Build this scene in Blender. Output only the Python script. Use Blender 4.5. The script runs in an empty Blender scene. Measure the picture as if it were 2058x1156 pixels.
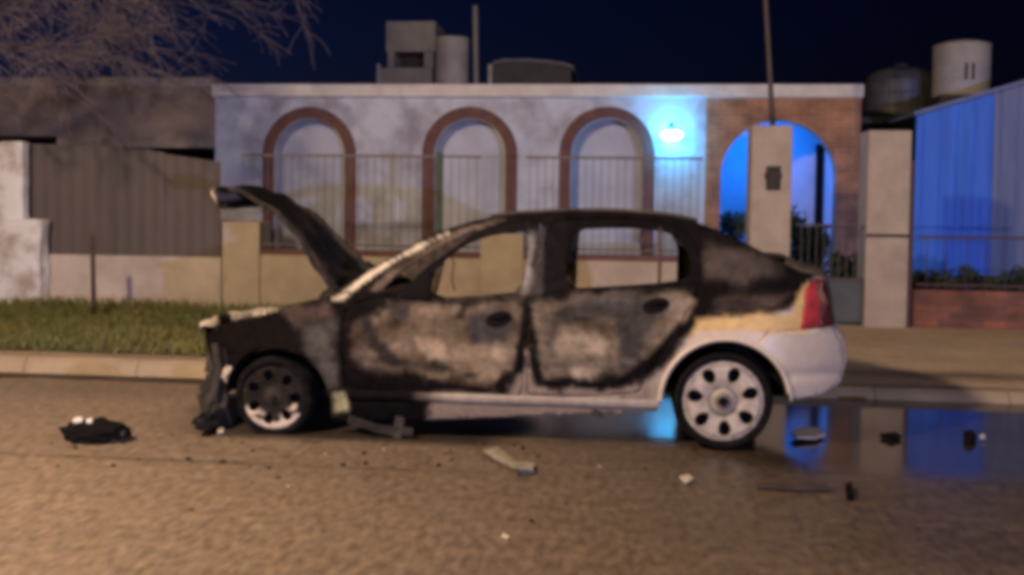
import bpy, bmesh, math, random
from math import sin, cos, tan, pi, radians, sqrt, atan2, exp
from mathutils import Vector, noise, Matrix
from mathutils.geometry import delaunay_2d_cdt
random.seed(7)
sc = bpy.context.scene
COL = sc.collection

# ------------------------------------------------------------------ camera
YAW, PITCH, ROLL, SHY, FPX, CH = radians(6), radians(2.4), .013, -.0373, 2058.0, 1.46
Zv = Vector((0, 0, 1))
F0 = Vector((-sin(YAW), cos(YAW), 0)); R0 = Vector((cos(YAW), sin(YAW), 0))
Fw = F0*cos(PITCH) - Zv*sin(PITCH); U0 = Zv*cos(PITCH) + F0*sin(PITCH)
Rt = R0*cos(ROLL) + U0*sin(ROLL); Up = U0*cos(ROLL) - R0*sin(ROLL)
CP = Vector((0, 0, CH))
cd = bpy.data.cameras.new('camera'); cam = bpy.data.objects.new('camera', cd); COL.objects.link(cam)
cam.matrix_world = Matrix(((Rt.x, Up.x, -Fw.x, CP.x), (Rt.y, Up.y, -Fw.y, CP.y), (Rt.z, Up.z, -Fw.z, CP.z), (0, 0, 0, 1)))
cd.sensor_width = 36; cd.lens = 36; cd.shift_y = SHY; cd.clip_end = 2000; cd.clip_start = .05
sc.camera = cam

def ray(x, y): return Fw + Rt*((x-1029)/FPX) + Up*((578-y)/FPX + SHY)
def ay(x, y, Y):
    d = ray(x, y); return CP + d*(Y/d.y)
def az(x, y, z=0.0):
    d = ray(x, y); return CP + d*((z-CH)/d.z)
def proj(v):
    q = v-CP; f = q.dot(Fw)
    return 1029+FPX*q.dot(Rt)/f, 578-FPX*(q.dot(Up)/f-SHY)

# ------------------------------------------------------------------ sky and light
w = bpy.data.worlds.new('World'); sc.world = w; w.use_nodes = True
nt = w.node_tree; bg = nt.nodes['Background']
sky = nt.nodes.new('ShaderNodeTexSky'); sky.sky_type = 'NISHITA'; sky.sun_disc = False
sky.sun_elevation = radians(-4.5); sky.sun_rotation = radians(-60)
tint = nt.nodes.new('ShaderNodeMix'); tint.data_type = 'RGBA'; tint.blend_type = 'MULTIPLY'
tint.inputs[0].default_value = 1; tint.inputs[7].default_value = (.3, .5, 2.2, 1)
nt.links.new(sky.outputs[0], tint.inputs[6]); nt.links.new(tint.outputs[2], bg.inputs[0])
bg.inputs[1].default_value = .15

def lamp(name, kind, loc, energy, col, target=None, size=.2, spot=None, blend=.5):
    l = bpy.data.lights.new(name, kind); l.energy = energy; l.color = col
    if kind == 'AREA': l.size = size
    else: l.shadow_soft_size = size
    if spot: l.spot_size = radians(spot); l.spot_blend = blend
    o = bpy.data.objects.new(name, l); COL.objects.link(o); o.location = loc
    if target: o.rotation_euler = (Vector(target)-Vector(loc)).to_track_quat('-Z', 'Y').to_euler()
    return o
WARM = (1, .73, .49)
lamp('street_lamp_light', 'POINT', (-4.6, 1.4, 5.3), 3700, WARM, size=.25)
lamp('street_lamp_light', 'POINT', (15, 0, 7.5), 2100, WARM, size=1.3)
lamp('vehicle_headlight', 'SPOT', (10.9, -20, .55), 12800, (.54, .56, 1), target=(-2.2, 16, 1.9), size=.16, spot=33, blend=.6)
lamp('emergency_beacon', 'SPOT', (11, -6, 1.9), 4600, (.0, .2, 1), target=(5.4, 16, 1.6), size=.2, spot=13, blend=.7)

sc.view_settings.view_transform = 'Standard'; sc.view_settings.look = 'None'; sc.view_settings.gamma = 1
sc.view_settings.exposure = 0
sc.cycles.pixel_filter_type = 'BLACKMAN_HARRIS'; sc.cycles.filter_width = 5.2
sc.cycles.max_bounces = 6; sc.cycles.sample_clamp_indirect = 4

# ------------------------------------------------------------------ helpers
def link(name, me, mats, parent=None, label=None, cat=None, group=None, kind=None):
    o = bpy.data.objects.new(name, me); COL.objects.link(o)
    for m in (mats if isinstance(mats, (list, tuple)) else [mats]): me.materials.append(m)
    if parent: o.parent = parent
    if label: o['label'] = label
    if cat: o['category'] = cat
    if group: o['group'] = group
    if kind: o['kind'] = kind
    return o
def mesh(name, V, Fc, mats, parent=None, smooth=False, cols=None, **k):
    me = bpy.data.meshes.new(name); me.from_pydata([tuple(v) for v in V], [], Fc); me.update()
    if smooth:
        for p in me.polygons: p.use_smooth = True
    if cols:
        a = me.color_attributes.new('paint', 'FLOAT_COLOR', 'POINT')
        for i, c in enumerate(cols): a.data[i].color = c
    return link(name, me, mats, parent, **k)
def empty(name, loc, label, cat, group=None):
    o = bpy.data.objects.new(name, None); COL.objects.link(o); o.location = loc; o.empty_display_size = .2
    o['label'] = label; o['category'] = cat
    if group: o['group'] = group
    return o
class MB:
    def __init__(s): s.V = []; s.F = []
    def add(s, V, Fc):
        n = len(s.V); s.V += [tuple(v) for v in V]; s.F += [tuple(i+n for i in f) for f in Fc]; return s
    def box(s, x0, x1, y0, y1, z0, z1):
        return s.add([(x, y, z) for x in (x0, x1) for y in (y0, y1) for z in (z0, z1)],
                     [(0, 1, 3, 2), (4, 6, 7, 5), (0, 4, 5, 1), (2, 3, 7, 6), (0, 2, 6, 4), (1, 5, 7, 3)])
    def tube(s, P, r, n=8, cap=True):
        P = [Vector(p) for p in P]; R = r if isinstance(r, (list, tuple)) else [r]*len(P)
        V = []; Fc = []; prev = None
        for i, p in enumerate(P):
            d = (P[min(i+1, len(P)-1)]-P[max(i-1, 0)]).normalized()
            a = prev if prev else (Vector((0, 0, 1)) if abs(d.z) < .9 else Vector((1, 0, 0)))
            u = (a-d*a.dot(d))
            if u.length < 1e-4: u = d.orthogonal()
            u.normalize(); v = d.cross(u); prev = u
            for k in range(n):
                t = 2*pi*k/n; V.append(p+(u*cos(t)+v*sin(t))*R[i])
        for i in range(len(P)-1):
            for k in range(n):
                k2 = (k+1) % n; Fc.append((i*n+k, i*n+k2, (i+1)*n+k2, (i+1)*n+k))
        if cap: Fc.append(tuple(range(n-1, -1, -1))); Fc.append(tuple(range((len(P)-1)*n, len(P)*n)))
        return s.add(V, Fc)
    def lathe(s, prof, c, axis='z', n=32):
        V = []; Fc = []
        for r, h in prof:
            for k in range(n):
                t = 2*pi*k/n
                if axis == 'z': V.append((c[0]+r*cos(t), c[1]+r*sin(t), c[2]+h))
                else: V.append((c[0]+r*cos(t), c[1]+h, c[2]+r*sin(t)))
        for i in range(len(prof)-1):
            for k in range(n):
                k2 = (k+1) % n; Fc.append((i*n+k, i*n+k2, (i+1)*n+k2, (i+1)*n+k))
        return s.add(V, Fc)
    def build(s, name, m, parent=None, smooth=False, bevel=0, **k):
        o = mesh(name, s.V, s.F, m, parent, smooth, **k)
        if parent is not None and parent.type == 'EMPTY':
            o.matrix_parent_inverse = Matrix.Translation(-parent.location)
        if bevel:
            b = o.modifiers.new('bevel', 'BEVEL'); b.width = bevel; b.segments = 2; b.limit_method = 'ANGLE'
        return o
def keep(o, parent):
    o.parent = parent
    p = parent; L = Vector((0, 0, 0))
    while p is not None and p.type != 'EMPTY': p = p.parent
    o.matrix_parent_inverse = Matrix.Translation(-parent.location) if parent.type == 'EMPTY' else Matrix()
    return o
def box(name, m, x0, x1, y0, y1, z0, z1, parent=None, bevel=.01, **k):
    return MB().box(x0, x1, y0, y1, z0, z1).build(name, m, parent, bevel=bevel, **k)

def inside(p, poly):
    x, y = p; c = False; j = len(poly)-1
    for i in range(len(poly)):
        xi, yi = poly[i]; xj, yj = poly[j]
        if (yi > y) != (yj > y) and x < (xj-xi)*(y-yi)/(yj-yi)+xi: c = not c
        j = i
    return c
def sdist(p, poly):
    x, y = p; best = 1e9; j = len(poly)-1
    for i in range(len(poly)):
        ax, ay_ = poly[j]; bx, by = poly[i]; dx = bx-ax; dy = by-ay_
        t = max(0, min(1, ((x-ax)*dx+(y-ay_)*dy)/(dx*dx+dy*dy+1e-9)))
        d = (x-ax-t*dx)**2+(y-ay_-t*dy)**2
        if d < best: best = d
        j = i
    d = sqrt(best); return -d if inside(p, poly) else d
def dense(poly, step):
    out = []
    for i in range(len(poly)):
        a = poly[i]; b = poly[(i+1) % len(poly)]; L = sqrt((b[0]-a[0])**2+(b[1]-a[1])**2); n = max(1, int(L/step))
        for k in range(n): out.append((a[0]+(b[0]-a[0])*k/n, a[1]+(b[1]-a[1])*k/n))
    return out
def chaikin(poly, n=2, closed=True):
    for _ in range(n):
        o = []; m = len(poly)
        rng = range(m if closed else m-1)
        if not closed: o.append(poly[0])
        for i in rng:
            a = poly[i]; b = poly[(i+1) % m]
            o.append(tuple(.75*a[k]+.25*b[k] for k in range(len(a)))); o.append(tuple(.25*a[k]+.75*b[k] for k in range(len(a))))
        if not closed: o.append(poly[-1])
        poly = o
    return poly
def sheet2d(outer, holes, step, grid=True):
    """triangulated flat region with holes -> 2-D verts, faces"""
    loops = [dense(outer, step)]+[dense(h, step) for h in holes]
    P = []; E = []
    for L in loops:
        n = len(P); P += L; E += [(n+i, n+(i+1) % len(L)) for i in range(len(L))]
    if grid:
        x0 = min(p[0] for p in outer); x1 = max(p[0] for p in outer); z0 = min(p[1] for p in outer); z1 = max(p[1] for p in outer)
        B = set()
        for (x, z) in P: B.add((round(x/step*1.6), round(z/step*1.6)))
        nx = int((x1-x0)/step)+1; nz = int((z1-z0)/step)+1
        for i in range(nx):
            for j in range(nz):
                q = (x0+(i+.5*(j % 2))*step, z0+j*step)
                if (round(q[0]/step*1.6), round(q[1]/step*1.6)) in B: continue
                if inside(q, outer) and not any(inside(q, h) for h in holes): P.append(q)
    V, _, Fc, *_r = delaunay_2d_cdt([Vector(p) for p in P], E, [], 0, 1e-5)
    out = []
    for f in Fc:
        c = (sum(V[i].x for i in f)/len(f), sum(V[i].y for i in f)/len(f))
        if inside(c, outer) and not any(inside(c, h) for h in holes): out.append(tuple(f))
    return [(v.x, v.y) for v in V], out

# ------------------------------------------------------------------ materials
def mat(name, c1, c2=None, scale=4, rough=.8, bump=0, bscale=40, metal=0, detail=6, spec=.5, stretch=(1, 1, 1), lo=.35, hi=.65, rough2=None, emis=None, estr=0, c3=None):
    m = bpy.data.materials.new(name); m.use_nodes = True; t = m.node_tree; b = t.nodes['Principled BSDF']
    b.inputs['Roughness'].default_value = rough; b.inputs['Metallic'].default_value = metal
    b.inputs['Specular IOR Level'].default_value = spec
    b.inputs['Base Color'].default_value = (*c1, 1)
    tc = t.nodes.new('ShaderNodeTexCoord'); mp = t.nodes.new('ShaderNodeMapping'); mp.inputs[3].default_value = stretch
    t.links.new(tc.outputs['Object'], mp.inputs[0])
    if c2:
        n = t.nodes.new('ShaderNodeTexNoise'); n.inputs['Scale'].default_value = scale; n.inputs['Detail'].default_value = detail
        n.inputs['Roughness'].default_value = .65
        t.links.new(mp.outputs[0], n.inputs[0])
        r = t.nodes.new('ShaderNodeValToRGB'); r.color_ramp.elements[0].position = lo; r.color_ramp.elements[1].position = hi
        r.color_ramp.elements[0].color = (*c1, 1); r.color_ramp.elements[1].color = (*c2, 1)
        if c3:
            e = r.color_ramp.elements.new((lo+hi)/2); e.color = (*c3, 1)
        t.links.new(n.outputs[0], r.inputs[0]); t.links.new(r.outputs[0], b.inputs['Base Color'])
        if rough2 is not None:
            mr = t.nodes.new('ShaderNodeMapRange'); mr.inputs[1].default_value = lo; mr.inputs[2].default_value = hi
            mr.inputs[3].default_value = rough; mr.inputs[4].default_value = rough2
            t.links.new(n.outputs[0], mr.inputs[0]); t.links.new(mr.outputs[0], b.inputs['Roughness'])
    if bump:
        n2 = t.nodes.new('ShaderNodeTexNoise'); n2.inputs['Scale'].default_value = bscale; n2.inputs['Detail'].default_value = 5
        t.links.new(mp.outputs[0], n2.inputs[0])
        bp = t.nodes.new('ShaderNodeBump'); bp.inputs['Strength'].default_value = bump; bp.inputs['Distance'].default_value = .02
        t.links.new(n2.outputs[0], bp.inputs['Height']); t.links.new(bp.outputs[0], b.inputs['Normal'])
    if emis:
        b.inputs['Emission Color'].default_value = (*emis, 1); b.inputs['Emission Strength'].default_value = estr
    return m
def paint_mat(name, bump=.25, bscale=30, mott=.5, spec=.5, metal=0):
    """colour from the 'paint' attribute, alpha = roughness"""
    m = mat(name, (.5, .5, .5), rough=.6, spec=spec, bump=bump, bscale=bscale, metal=metal); t = m.node_tree; b = t.nodes['Principled BSDF']
    a = t.nodes.new('ShaderNodeAttribute'); a.attribute_name = 'paint'
    n = t.nodes.new('ShaderNodeTexNoise'); n.inputs['Scale'].default_value = 14; n.inputs['Detail'].default_value = 8; n.inputs['Roughness'].default_value = .7
    tc = t.nodes.new('ShaderNodeTexCoord'); t.links.new(tc.outputs['Object'], n.inputs[0])
    mr = t.nodes.new('ShaderNodeMapRange'); mr.inputs[1].default_value = .3; mr.inputs[2].default_value = .7
    mr.inputs[3].default_value = 1-mott; mr.inputs[4].default_value = 1+mott*.6
    t.links.new(n.outputs[0], mr.inputs[0])
    mx = t.nodes.new('ShaderNodeMix'); mx.data_type = 'RGBA'; mx.blend_type = 'MULTIPLY'; mx.inputs[0].default_value = 1
    t.links.new(a.outputs['Color'], mx.inputs[6]); t.links.new(mr.outputs[0], mx.inputs[7])
    t.links.new(mx.outputs[2], b.inputs['Base Color']); t.links.new(a.outputs['Alpha'], b.inputs['Roughness'])
    bm_ = t.nodes.new('ShaderNodeMapRange'); bm_.inputs[1].default_value = .42; bm_.inputs[2].default_value = .65; bm_.inputs[3].default_value = bump*.12; bm_.inputs[4].default_value = bump
    t.links.new(a.outputs['Alpha'], bm_.inputs[0]); t.links.new(bm_.outputs[0], t.nodes['Bump'].inputs['Strength'])
    mm_ = t.nodes.new('ShaderNodeMapRange'); mm_.inputs[1].default_value = .42; mm_.inputs[2].default_value = .65; mm_.inputs[3].default_value = .25; mm_.inputs[4].default_value = 1
    t.links.new(a.outputs['Alpha'], mm_.inputs[0]); t.links.new(mm_.outputs[0], mx.inputs[0])
    ms = t.nodes.new('ShaderNodeMapRange'); ms.inputs[1].default_value = .45; ms.inputs[2].default_value = .72; ms.inputs[3].default_value = .5; ms.inputs[4].default_value = .025
    t.links.new(a.outputs['Alpha'], ms.inputs[0]); t.links.new(ms.outputs[0], b.inputs['Specular IOR Level'])
    return m
def brick_mat(name, c1, c2, mortar, sw=.24, sh=.07):
    m = mat(name, c1, rough=.85); t = m.node_tree; b = t.nodes['Principled BSDF']
    tc = t.nodes.new('ShaderNodeTexCoord'); sp = t.nodes.new('ShaderNodeSeparateXYZ'); cb = t.nodes.new('ShaderNodeCombineXYZ')
    ad = t.nodes.new('ShaderNodeMath'); ad.operation = 'ADD'
    t.links.new(tc.outputs['Object'], sp.inputs[0]); t.links.new(sp.outputs[0], ad.inputs[0]); t.links.new(sp.outputs[1], ad.inputs[1])
    t.links.new(ad.outputs[0], cb.inputs[0]); t.links.new(sp.outputs[2], cb.inputs[1])
    br = t.nodes.new('ShaderNodeTexBrick'); br.inputs['Scale'].default_value = 1; br.inputs['Brick Width'].default_value = sw; br.inputs['Row Height'].default_value = sh
    br.inputs['Mortar Size'].default_value = .007; br.inputs['Color1'].default_value = (*c1, 1); br.inputs['Color2'].default_value = (*c2, 1); br.inputs['Mortar'].default_value = (*mortar, 1)
    t.links.new(cb.outputs[0], br.inputs[0])
    n = t.nodes.new('ShaderNodeTexNoise'); n.inputs['Scale'].default_value = 3; n.inputs['Detail'].default_value = 6; t.links.new(tc.outputs['Object'], n.inputs[0])
    mr = t.nodes.new('ShaderNodeMapRange'); mr.inputs[1].default_value = .3; mr.inputs[2].default_value = .7; mr.inputs[3].default_value = .6; mr.inputs[4].default_value = 1.3
    t.links.new(n.outputs[0], mr.inputs[0])
    mx = t.nodes.new('ShaderNodeMix'); mx.data_type = 'RGBA'; mx.blend_type = 'MULTIPLY'; mx.inputs[0].default_value = 1
    t.links.new(br.outputs[0], mx.inputs[6]); t.links.new(mr.outputs[0], mx.inputs[7]); t.links.new(mx.outputs[2], b.inputs['Base Color'])
    bp = t.nodes.new('ShaderNodeBump'); bp.inputs['Strength'].default_value = .5; bp.inputs['Distance'].default_value = .01; bp.invert = True
    t.links.new(br.outputs['Fac'], bp.inputs['Height']); t.links.new(bp.outputs[0], b.inputs['Normal'])
    return m

M = {}
M['stucco'] = mat('white_stucco', (.53, .56, .67), (.31, .3, .35), 1.9, .9, .35, 25, lo=.42, hi=.66)
M['stucco_in'] = mat('porch_plaster', (.54, .56, .65), (.42, .43, .5), 1.5, .9, .15, 30)
M['cornice'] = mat('cornice_paint', (.7, .66, .62), (.55, .5, .48), 3, .8, .2, 20)
M['tan'] = mat('tan_render', (.46, .38, .3), (.35, .285, .225), 2.5, .9, .3, 30)
M['tan_wall'] = mat('weathered_render', (.56, .48, .42), (.4, .33, .28), 1.8, .9, .35, 25)
M['tan2'] = mat('garage_render', (.3, .23, .19), (.2, .15, .125), 1.6, .9, .3, 20)
M['redtrim'] = mat('red_trim', (.16, .07, .055), (.1, .045, .04), 6, .8, .3, 30)
M['brick'] = brick_mat('brick_face', (.4, .18, .09), (.3, .13, .07), (.34, .25, .18))
M['brick_red'] = brick_mat('red_brick', (.26, .09, .05), (.13, .055, .04), (.1, .08, .07), .26, .09)
M['sheet'] = mat('sheet_metal', (.115, .093, .082), (.085, .07, .063), 1.2, .7, .15, 10, stretch=(1, 1, .5))
M['iron'] = mat('dark_iron', (.05, .04, .04), (.09, .06, .05), 20, .6)
M['rail'] = mat('railing_paint', (.09, .075, .085), (.13, .11, .11), 20, .6)
M['rust'] = mat('rusty_iron', (.09, .045, .035), (.05, .03, .03), 20, .8)
M['conc'] = mat('concrete', (.36, .28, .2), (.26, .2, .145), 2.2, .85, .3, 40)
M['pave'] = mat('pavement_concrete', (.34, .275, .215), (.22, .175, .14), .8, .8, .4, 40)
M['ground'] = mat('earth', (.1, .08, .06), (.07, .055, .04), 1, .95, .5, 10)
M['tank'] = mat('tank_fibre', (.4, .38, .35), (.3, .28, .26), 3, .6, .1)
M['towerc'] = mat('tower_render', (.27, .25, .22), (.2, .18, .17), 3, .9, .3)
M['darkroof'] = mat('dark_roofing', (.05, .045, .045), (.03, .028, .03), 5, .7, .3)
M['dtank'] = mat('dark_tank', (.09, .085, .085), (.05, .05, .05), 4, .5, .2)
M['blue'] = mat('blue_paint', (.03, .16, .6), (.02, .11, .46), 2, .55, .1, 8, stretch=(4, 1, .4))
M['greyp'] = mat('grey_blue_paint', (.16, .18, .26), (.11, .13, .2), 2, .6, .1, 8, stretch=(4, 1, .4))
M['bark'] = mat('tree_bark', (.13, .105, .125), (.07, .055, .075), 12, .9, .5)
M['leafd'] = mat('dark_foliage', (.035, .05, .025), (.06, .08, .035), 8, .7)
M['grass'] = mat('grass_blades', (.085, .105, .03), (.16, .145, .05), 1.5, .7)
M['char'] = mat('charred_metal', (.012, .011, .012), (.045, .037, .034), 9, .75, .6, 35, spec=.05)
M['ash'] = mat('ash_pale', (.75, .68, .6), (.4, .33, .27), 12, .7, .5, 30)
M['tyre'] = mat('tyre_rubber', (.005, .005, .006), (.012, .011, .011), 14, .8, .3, 60, spec=.03)
M['alloy'] = mat('wheel_silver', (.5, .44, .39), (.33, .28, .25), 18, .5, .2, 30, metal=.2)
M['dark'] = mat('soot_shade_black', (.008, .007, .008), rough=.9, spec=.05)
M['seat'] = mat('burnt_springs', (.06, .04, .03), (.03, .02, .02), 10, .8)
M['redlamp'] = mat('red_lens', (.42, .035, .05), (.22, .018, .025), 14, .55, spec=.15)
M['ambl'] = mat('smoked_lens', (.1, .015, .02), (.05, .01, .01), 6, .3)
M['melt'] = mat('melted_plastic', (.02, .02, .022), (.05, .045, .045), 8, .3, .5, 30)
M['whitewash'] = mat('whitewash', (.72, .7, .7), (.4, .33, .28), 2.6, .9, .4, 15, lo=.45, hi=.65)
M['white'] = mat('white_plastic', (.7, .68, .66), (.5, .47, .45), 10, .4)
M['lampglow'] = mat('blue_lamp_glass', (.4, .8, 1), rough=.3, emis=(.05, .5, 1), estr=66)
M['paint'] = paint_mat('burnt_bodywork', .5, 22, .55)
M['gateg'] = mat('gate_sheet', (.075, .08, .07), (.045, .05, .045), 3, .6)
M['terra'] = mat('terracotta', (.3, .13, .07), (.22, .1, .06), 8, .8)

# ------------------------------------------------------------------ setting
mesh('ground', [(-300, -200, -.03), (300, -200, -.03), (300, 400, -.03), (-300, 400, -.03)], [(0, 1, 2, 3)], M['ground'], kind='structure')
KY = 8.12
def road():
    xs = [-60, -30, -14]+[-8+.06*i for i in range(268)]+[12, 30, 60]
    ys = [-30, -10, 0, 2.6]+[2.8+.06*i for i in range(88)]+[KY+.02]
    V = []; C = []
    for y in ys:
        for x in xs:
            n1 = noise.noise(Vector((x*.7, y*1.8, 0))); n2 = noise.noise(Vector((x*2.6, y*5, 3))); n3 = noise.noise(Vector((x*9, y*14, 5)))
            e = n1*.28+n2*.1
            def sm(a, b, v): t = max(0, min(1, (v-a)/(b-a))); return t*t*(3-2*t)
            pud = sm(.2, 1.0, x+e*1.5)*sm(5.45, 6.1, y+e*1.1)
            und = sm(-2.2, -1.2, x+e)*sm(6.2, 6.5, y+e*.4)
            und2 = und*(1-sm(.4, 1., x))*sm(-1.0, -.6, x+e*.5)
            gut = sm(7.55, 7.9, y+e*.5)*sm(-2.2, -.5, x)
            wet = max(pud, und2*.9, gut*.75)
            damp_falloff = 1.6*sm(-3.2, 1.8, x+e*2)  # lamp falloff painted in: road colour darkens rightwards, with a damper gloss
            seam = exp(-((y-5.53-.03*n2-.01*x)/.028)**2)*sm(.3, -1.2, x)*.75
            seam = max(seam, 1.5*sm(KY-.27, KY-.2, y+.05*n2)*sm(1, -2, x))
            tone = (1-.4*damp_falloff+.14*n3+.15*n1)*(1-.6*wet)*(1-min(1.6, seam)*.6)*1.07
            rust = .5+.5*n1
            soot_shade = sm(-3.0, -2.3, x+e*1.5)*sm(1.2, .2, x+e)*sm(6.0, 6.25, y+e*.25)*sm(-.55, -.9, x+e*.6)  # soot under the wreck, with the car's underside shadow painted in
            soot_shade = max(soot_shade, .6*exp(-((x+2.55)/.35)**2-((y-6.5)/.35)**2))
            ash_ = max(0, noise.noise(Vector((x*5, y*7, 20)))-.25)*exp(-((x+1)/2.2)**2-((y-6)/.6)**2)*1.5
            tone = tone*(1-.9*soot_shade)*(1-min(.5, ash_))
            V.append((x, y, 0))
            C.append((.2*tone*(1+.04*rust), .153*tone, .12*tone, max(.04, (.5 - .09*damp_falloff)*(1-wet)+(.09+.1*und2)*wet)*(1-soot_shade)+.8*soot_shade))
    n = len(xs); Fc = [(j*n+i, j*n+i+1, (j+1)*n+i+1, (j+1)*n+i) for j in range(len(ys)-1) for i in range(n-1)]
    m = mat('wet_asphalt', (.1, .1, .1), rough=.5, spec=.5); t = m.node_tree; b = t.nodes['Principled BSDF']; b.inputs['IOR'].default_value = 1.42
    a = t.nodes.new('ShaderNodeAttribute'); a.attribute_name = 'paint'
    tc = t.nodes.new('ShaderNodeTexCoord')
    mpn = t.nodes.new('ShaderNodeMapping'); mpn.inputs[3].default_value = (1, .42, 1); t.links.new(tc.outputs['Object'], mpn.inputs[0])
    n1 = t.nodes.new('ShaderNodeTexNoise'); n1.inputs['Scale'].default_value = 24; n1.inputs['Detail'].default_value = 5; n1.inputs['Roughness'].default_value = .62
    n2 = t.nodes.new('ShaderNodeTexVoronoi'); n2.inputs['Scale'].default_value = 60
    t.links.new(mpn.outputs[0], n1.inputs[0]); t.links.new(tc.outputs['Object'], n2.inputs[0])
    mr = t.nodes.new('ShaderNodeMapRange'); mr.inputs[1].default_value = .3; mr.inputs[2].default_value = .7; mr.inputs[3].default_value = .55; mr.inputs[4].default_value = 1.5
    t.links.new(n1.outputs[0], mr.inputs[0])
    mx = t.nodes.new('ShaderNodeMix'); mx.data_type = 'RGBA'; mx.blend_type = 'MULTIPLY'; mx.inputs[0].default_value = 1
    t.links.new(a.outputs['Color'], mx.inputs[6]); t.links.new(mr.outputs[0], mx.inputs[7]); t.links.new(mx.outputs[2], b.inputs['Base Color'])
    t.links.new(a.outputs['Alpha'], b.inputs['Roughness'])
    ad = t.nodes.new('ShaderNodeMath'); ad.operation = 'ADD'; t.links.new(n1.outputs[0], ad.inputs[0]); t.links.new(n2.outputs['Distance'], ad.inputs[1])
    ms = t.nodes.new('ShaderNodeMath'); ms.operation = 'POWER'; ms.inputs[1].default_value = 1.6; t.links.new(a.outputs['Alpha'], ms.inputs[0])
    bp = t.nodes.new('ShaderNodeBump'); bp.inputs['Distance'].default_value = .003
    t.links.new(ms.outputs[0], bp.inputs['Strength']); t.links.new(ad.outputs[0], bp.inputs['Height']); t.links.new(bp.outputs[0], b.inputs['Normal'])
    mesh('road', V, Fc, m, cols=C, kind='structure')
road()
# kerb with a sloped face, pavement behind it
def kh(x):
    t = max(0, min(1, (x+1.6)/2.2)); t = t*t*(3-2*t); return .13-.05*t
mb = MB()
for x0, x1 in [(-60+1.0*i, -60+1.0*i+.993) for i in range(120)]:
    mb.add([(x0, KY, -.02), (x1, KY, -.02), (x1, KY+.06, kh(x1)-.03), (x0, KY+.06, kh(x0)-.03), (x1, KY+.1, kh(x1)), (x0, KY+.1, kh(x0)), (x1, KY+.26, kh(x1)), (x0, KY+.26, kh(x0)), (x1, KY+.26, -.02), (x0, KY+.26, -.02)],
           [(0, 1, 2, 3), (3, 2, 4, 5), (5, 4, 6, 7), (7, 6, 8, 9), (0, 3, 5, 7, 9), (1, 8, 6, 4, 2)])
mb.build('kerb', M['conc'], kind='structure')
PZ = .08
def gz(x, y):
    t = max(0, min(1, (y-KY-.3)/1.2)); return kh(x)*(1-t)+PZ*t
FY = 12.6       # front line of the garden walls
def pavement():
    xs = [-60, -20]+[-9+.15*i for i in range(120)]+[12, 30, 60]; ys = [KY+.262]+[8.4+.15*i for i in range(62)]+[30]
    V = []; C = []
    for y in ys:
        for x in xs:
            n1 = noise.noise(Vector((x*.6, y*1.4, 8))); n2 = noise.noise(Vector((x*2.5, y*4, 3)))
            st = exp(-((x-3.0-.3*n1)/1.3)**2-((y-8.95-.1*n2)/.22)**2)*.75
            st = max(st, exp(-((x-1.6)/.25)**2-((y-9.3)/.3)**2)*.5)
            t = (1-.15*n1+.12*n2)*(1-st)
            pink = max(0, min(1, (8.75-y)/.3))
            V.append((x, y, gz(x, y)+.006*n1)); C.append((.6*t, (.47-.0*pink)*t, (.35+.05*pink)*t, .85-.3*st))
    n = len(xs); Fc = [(j*n+i, j*n+i+1, (j+1)*n+i+1, (j+1)*n+i) for j in range(len(ys)-1) for i in range(n-1)]
    mesh('pavement', V, Fc, paint_mat('pavement_surface', .35, 40, .3), cols=C, kind='structure')
pavement()
# grass verge
def grass():
    mb = MB()
    random.seed(3)
    for i in range(42000):
        x = random.uniform(-11, -1.0); y = random.uniform(8.42, FY-.05)
        d = noise.noise(Vector((x*.9, y*1.3, 1)))
        if x > -2.0 and random.random() < (x+2.0): continue
        if random.random() > .62+d*1.1: continue
        if y < 8.6 and random.random() < .6: continue
        h = random.uniform(.04, .12)*(1+.9*max(0, d))*(1.3 if y > FY-.6 else 1)
        a = random.uniform(0, pi); wd = random.uniform(.006, .014); lx = random.uniform(-.05, .05); ly = random.uniform(-.05, .05)
        g = gz(x, y)+.01
        mb.add([(x-wd*cos(a), y-wd*sin(a), g), (x+wd*cos(a), y+wd*sin(a), g), (x+lx+wd*.5*cos(a), y+ly, g+h*.7), (x+lx*1.8, y+ly*1.8, g+h)], [(0, 1, 2), (0, 2, 3)])
    mb.build('grass', M['grass'], kind='stuff')
    V = []; Fc = []; xs = [-14+.3*i for i in range(43)]; ys = [8.46+.2*i for i in range(22)]
    for j, y in enumerate(ys):
        for i, x in enumerate(xs):
            yy = min(y, FY-.01); V.append((x+(.2*noise.noise(Vector((0, y*2, 1))) if i == len(xs)-1 else 0), yy+(.12*noise.noise(Vector((x*1.5, 0, 2))) if j == 0 else 0), gz(x, yy)+.016))
    n = len(xs); Fc = [(j*n+i, j*n+i+1, (j+1)*n+i+1, (j+1)*n+i) for j in range(len(ys)-1) for i in range(n-1)]
    mesh('verge', V, Fc, mat('verge_soil', (.08, .085, .03), (.14, .115, .055), 2, .95, .5, 20), kind='structure')
grass()

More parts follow.
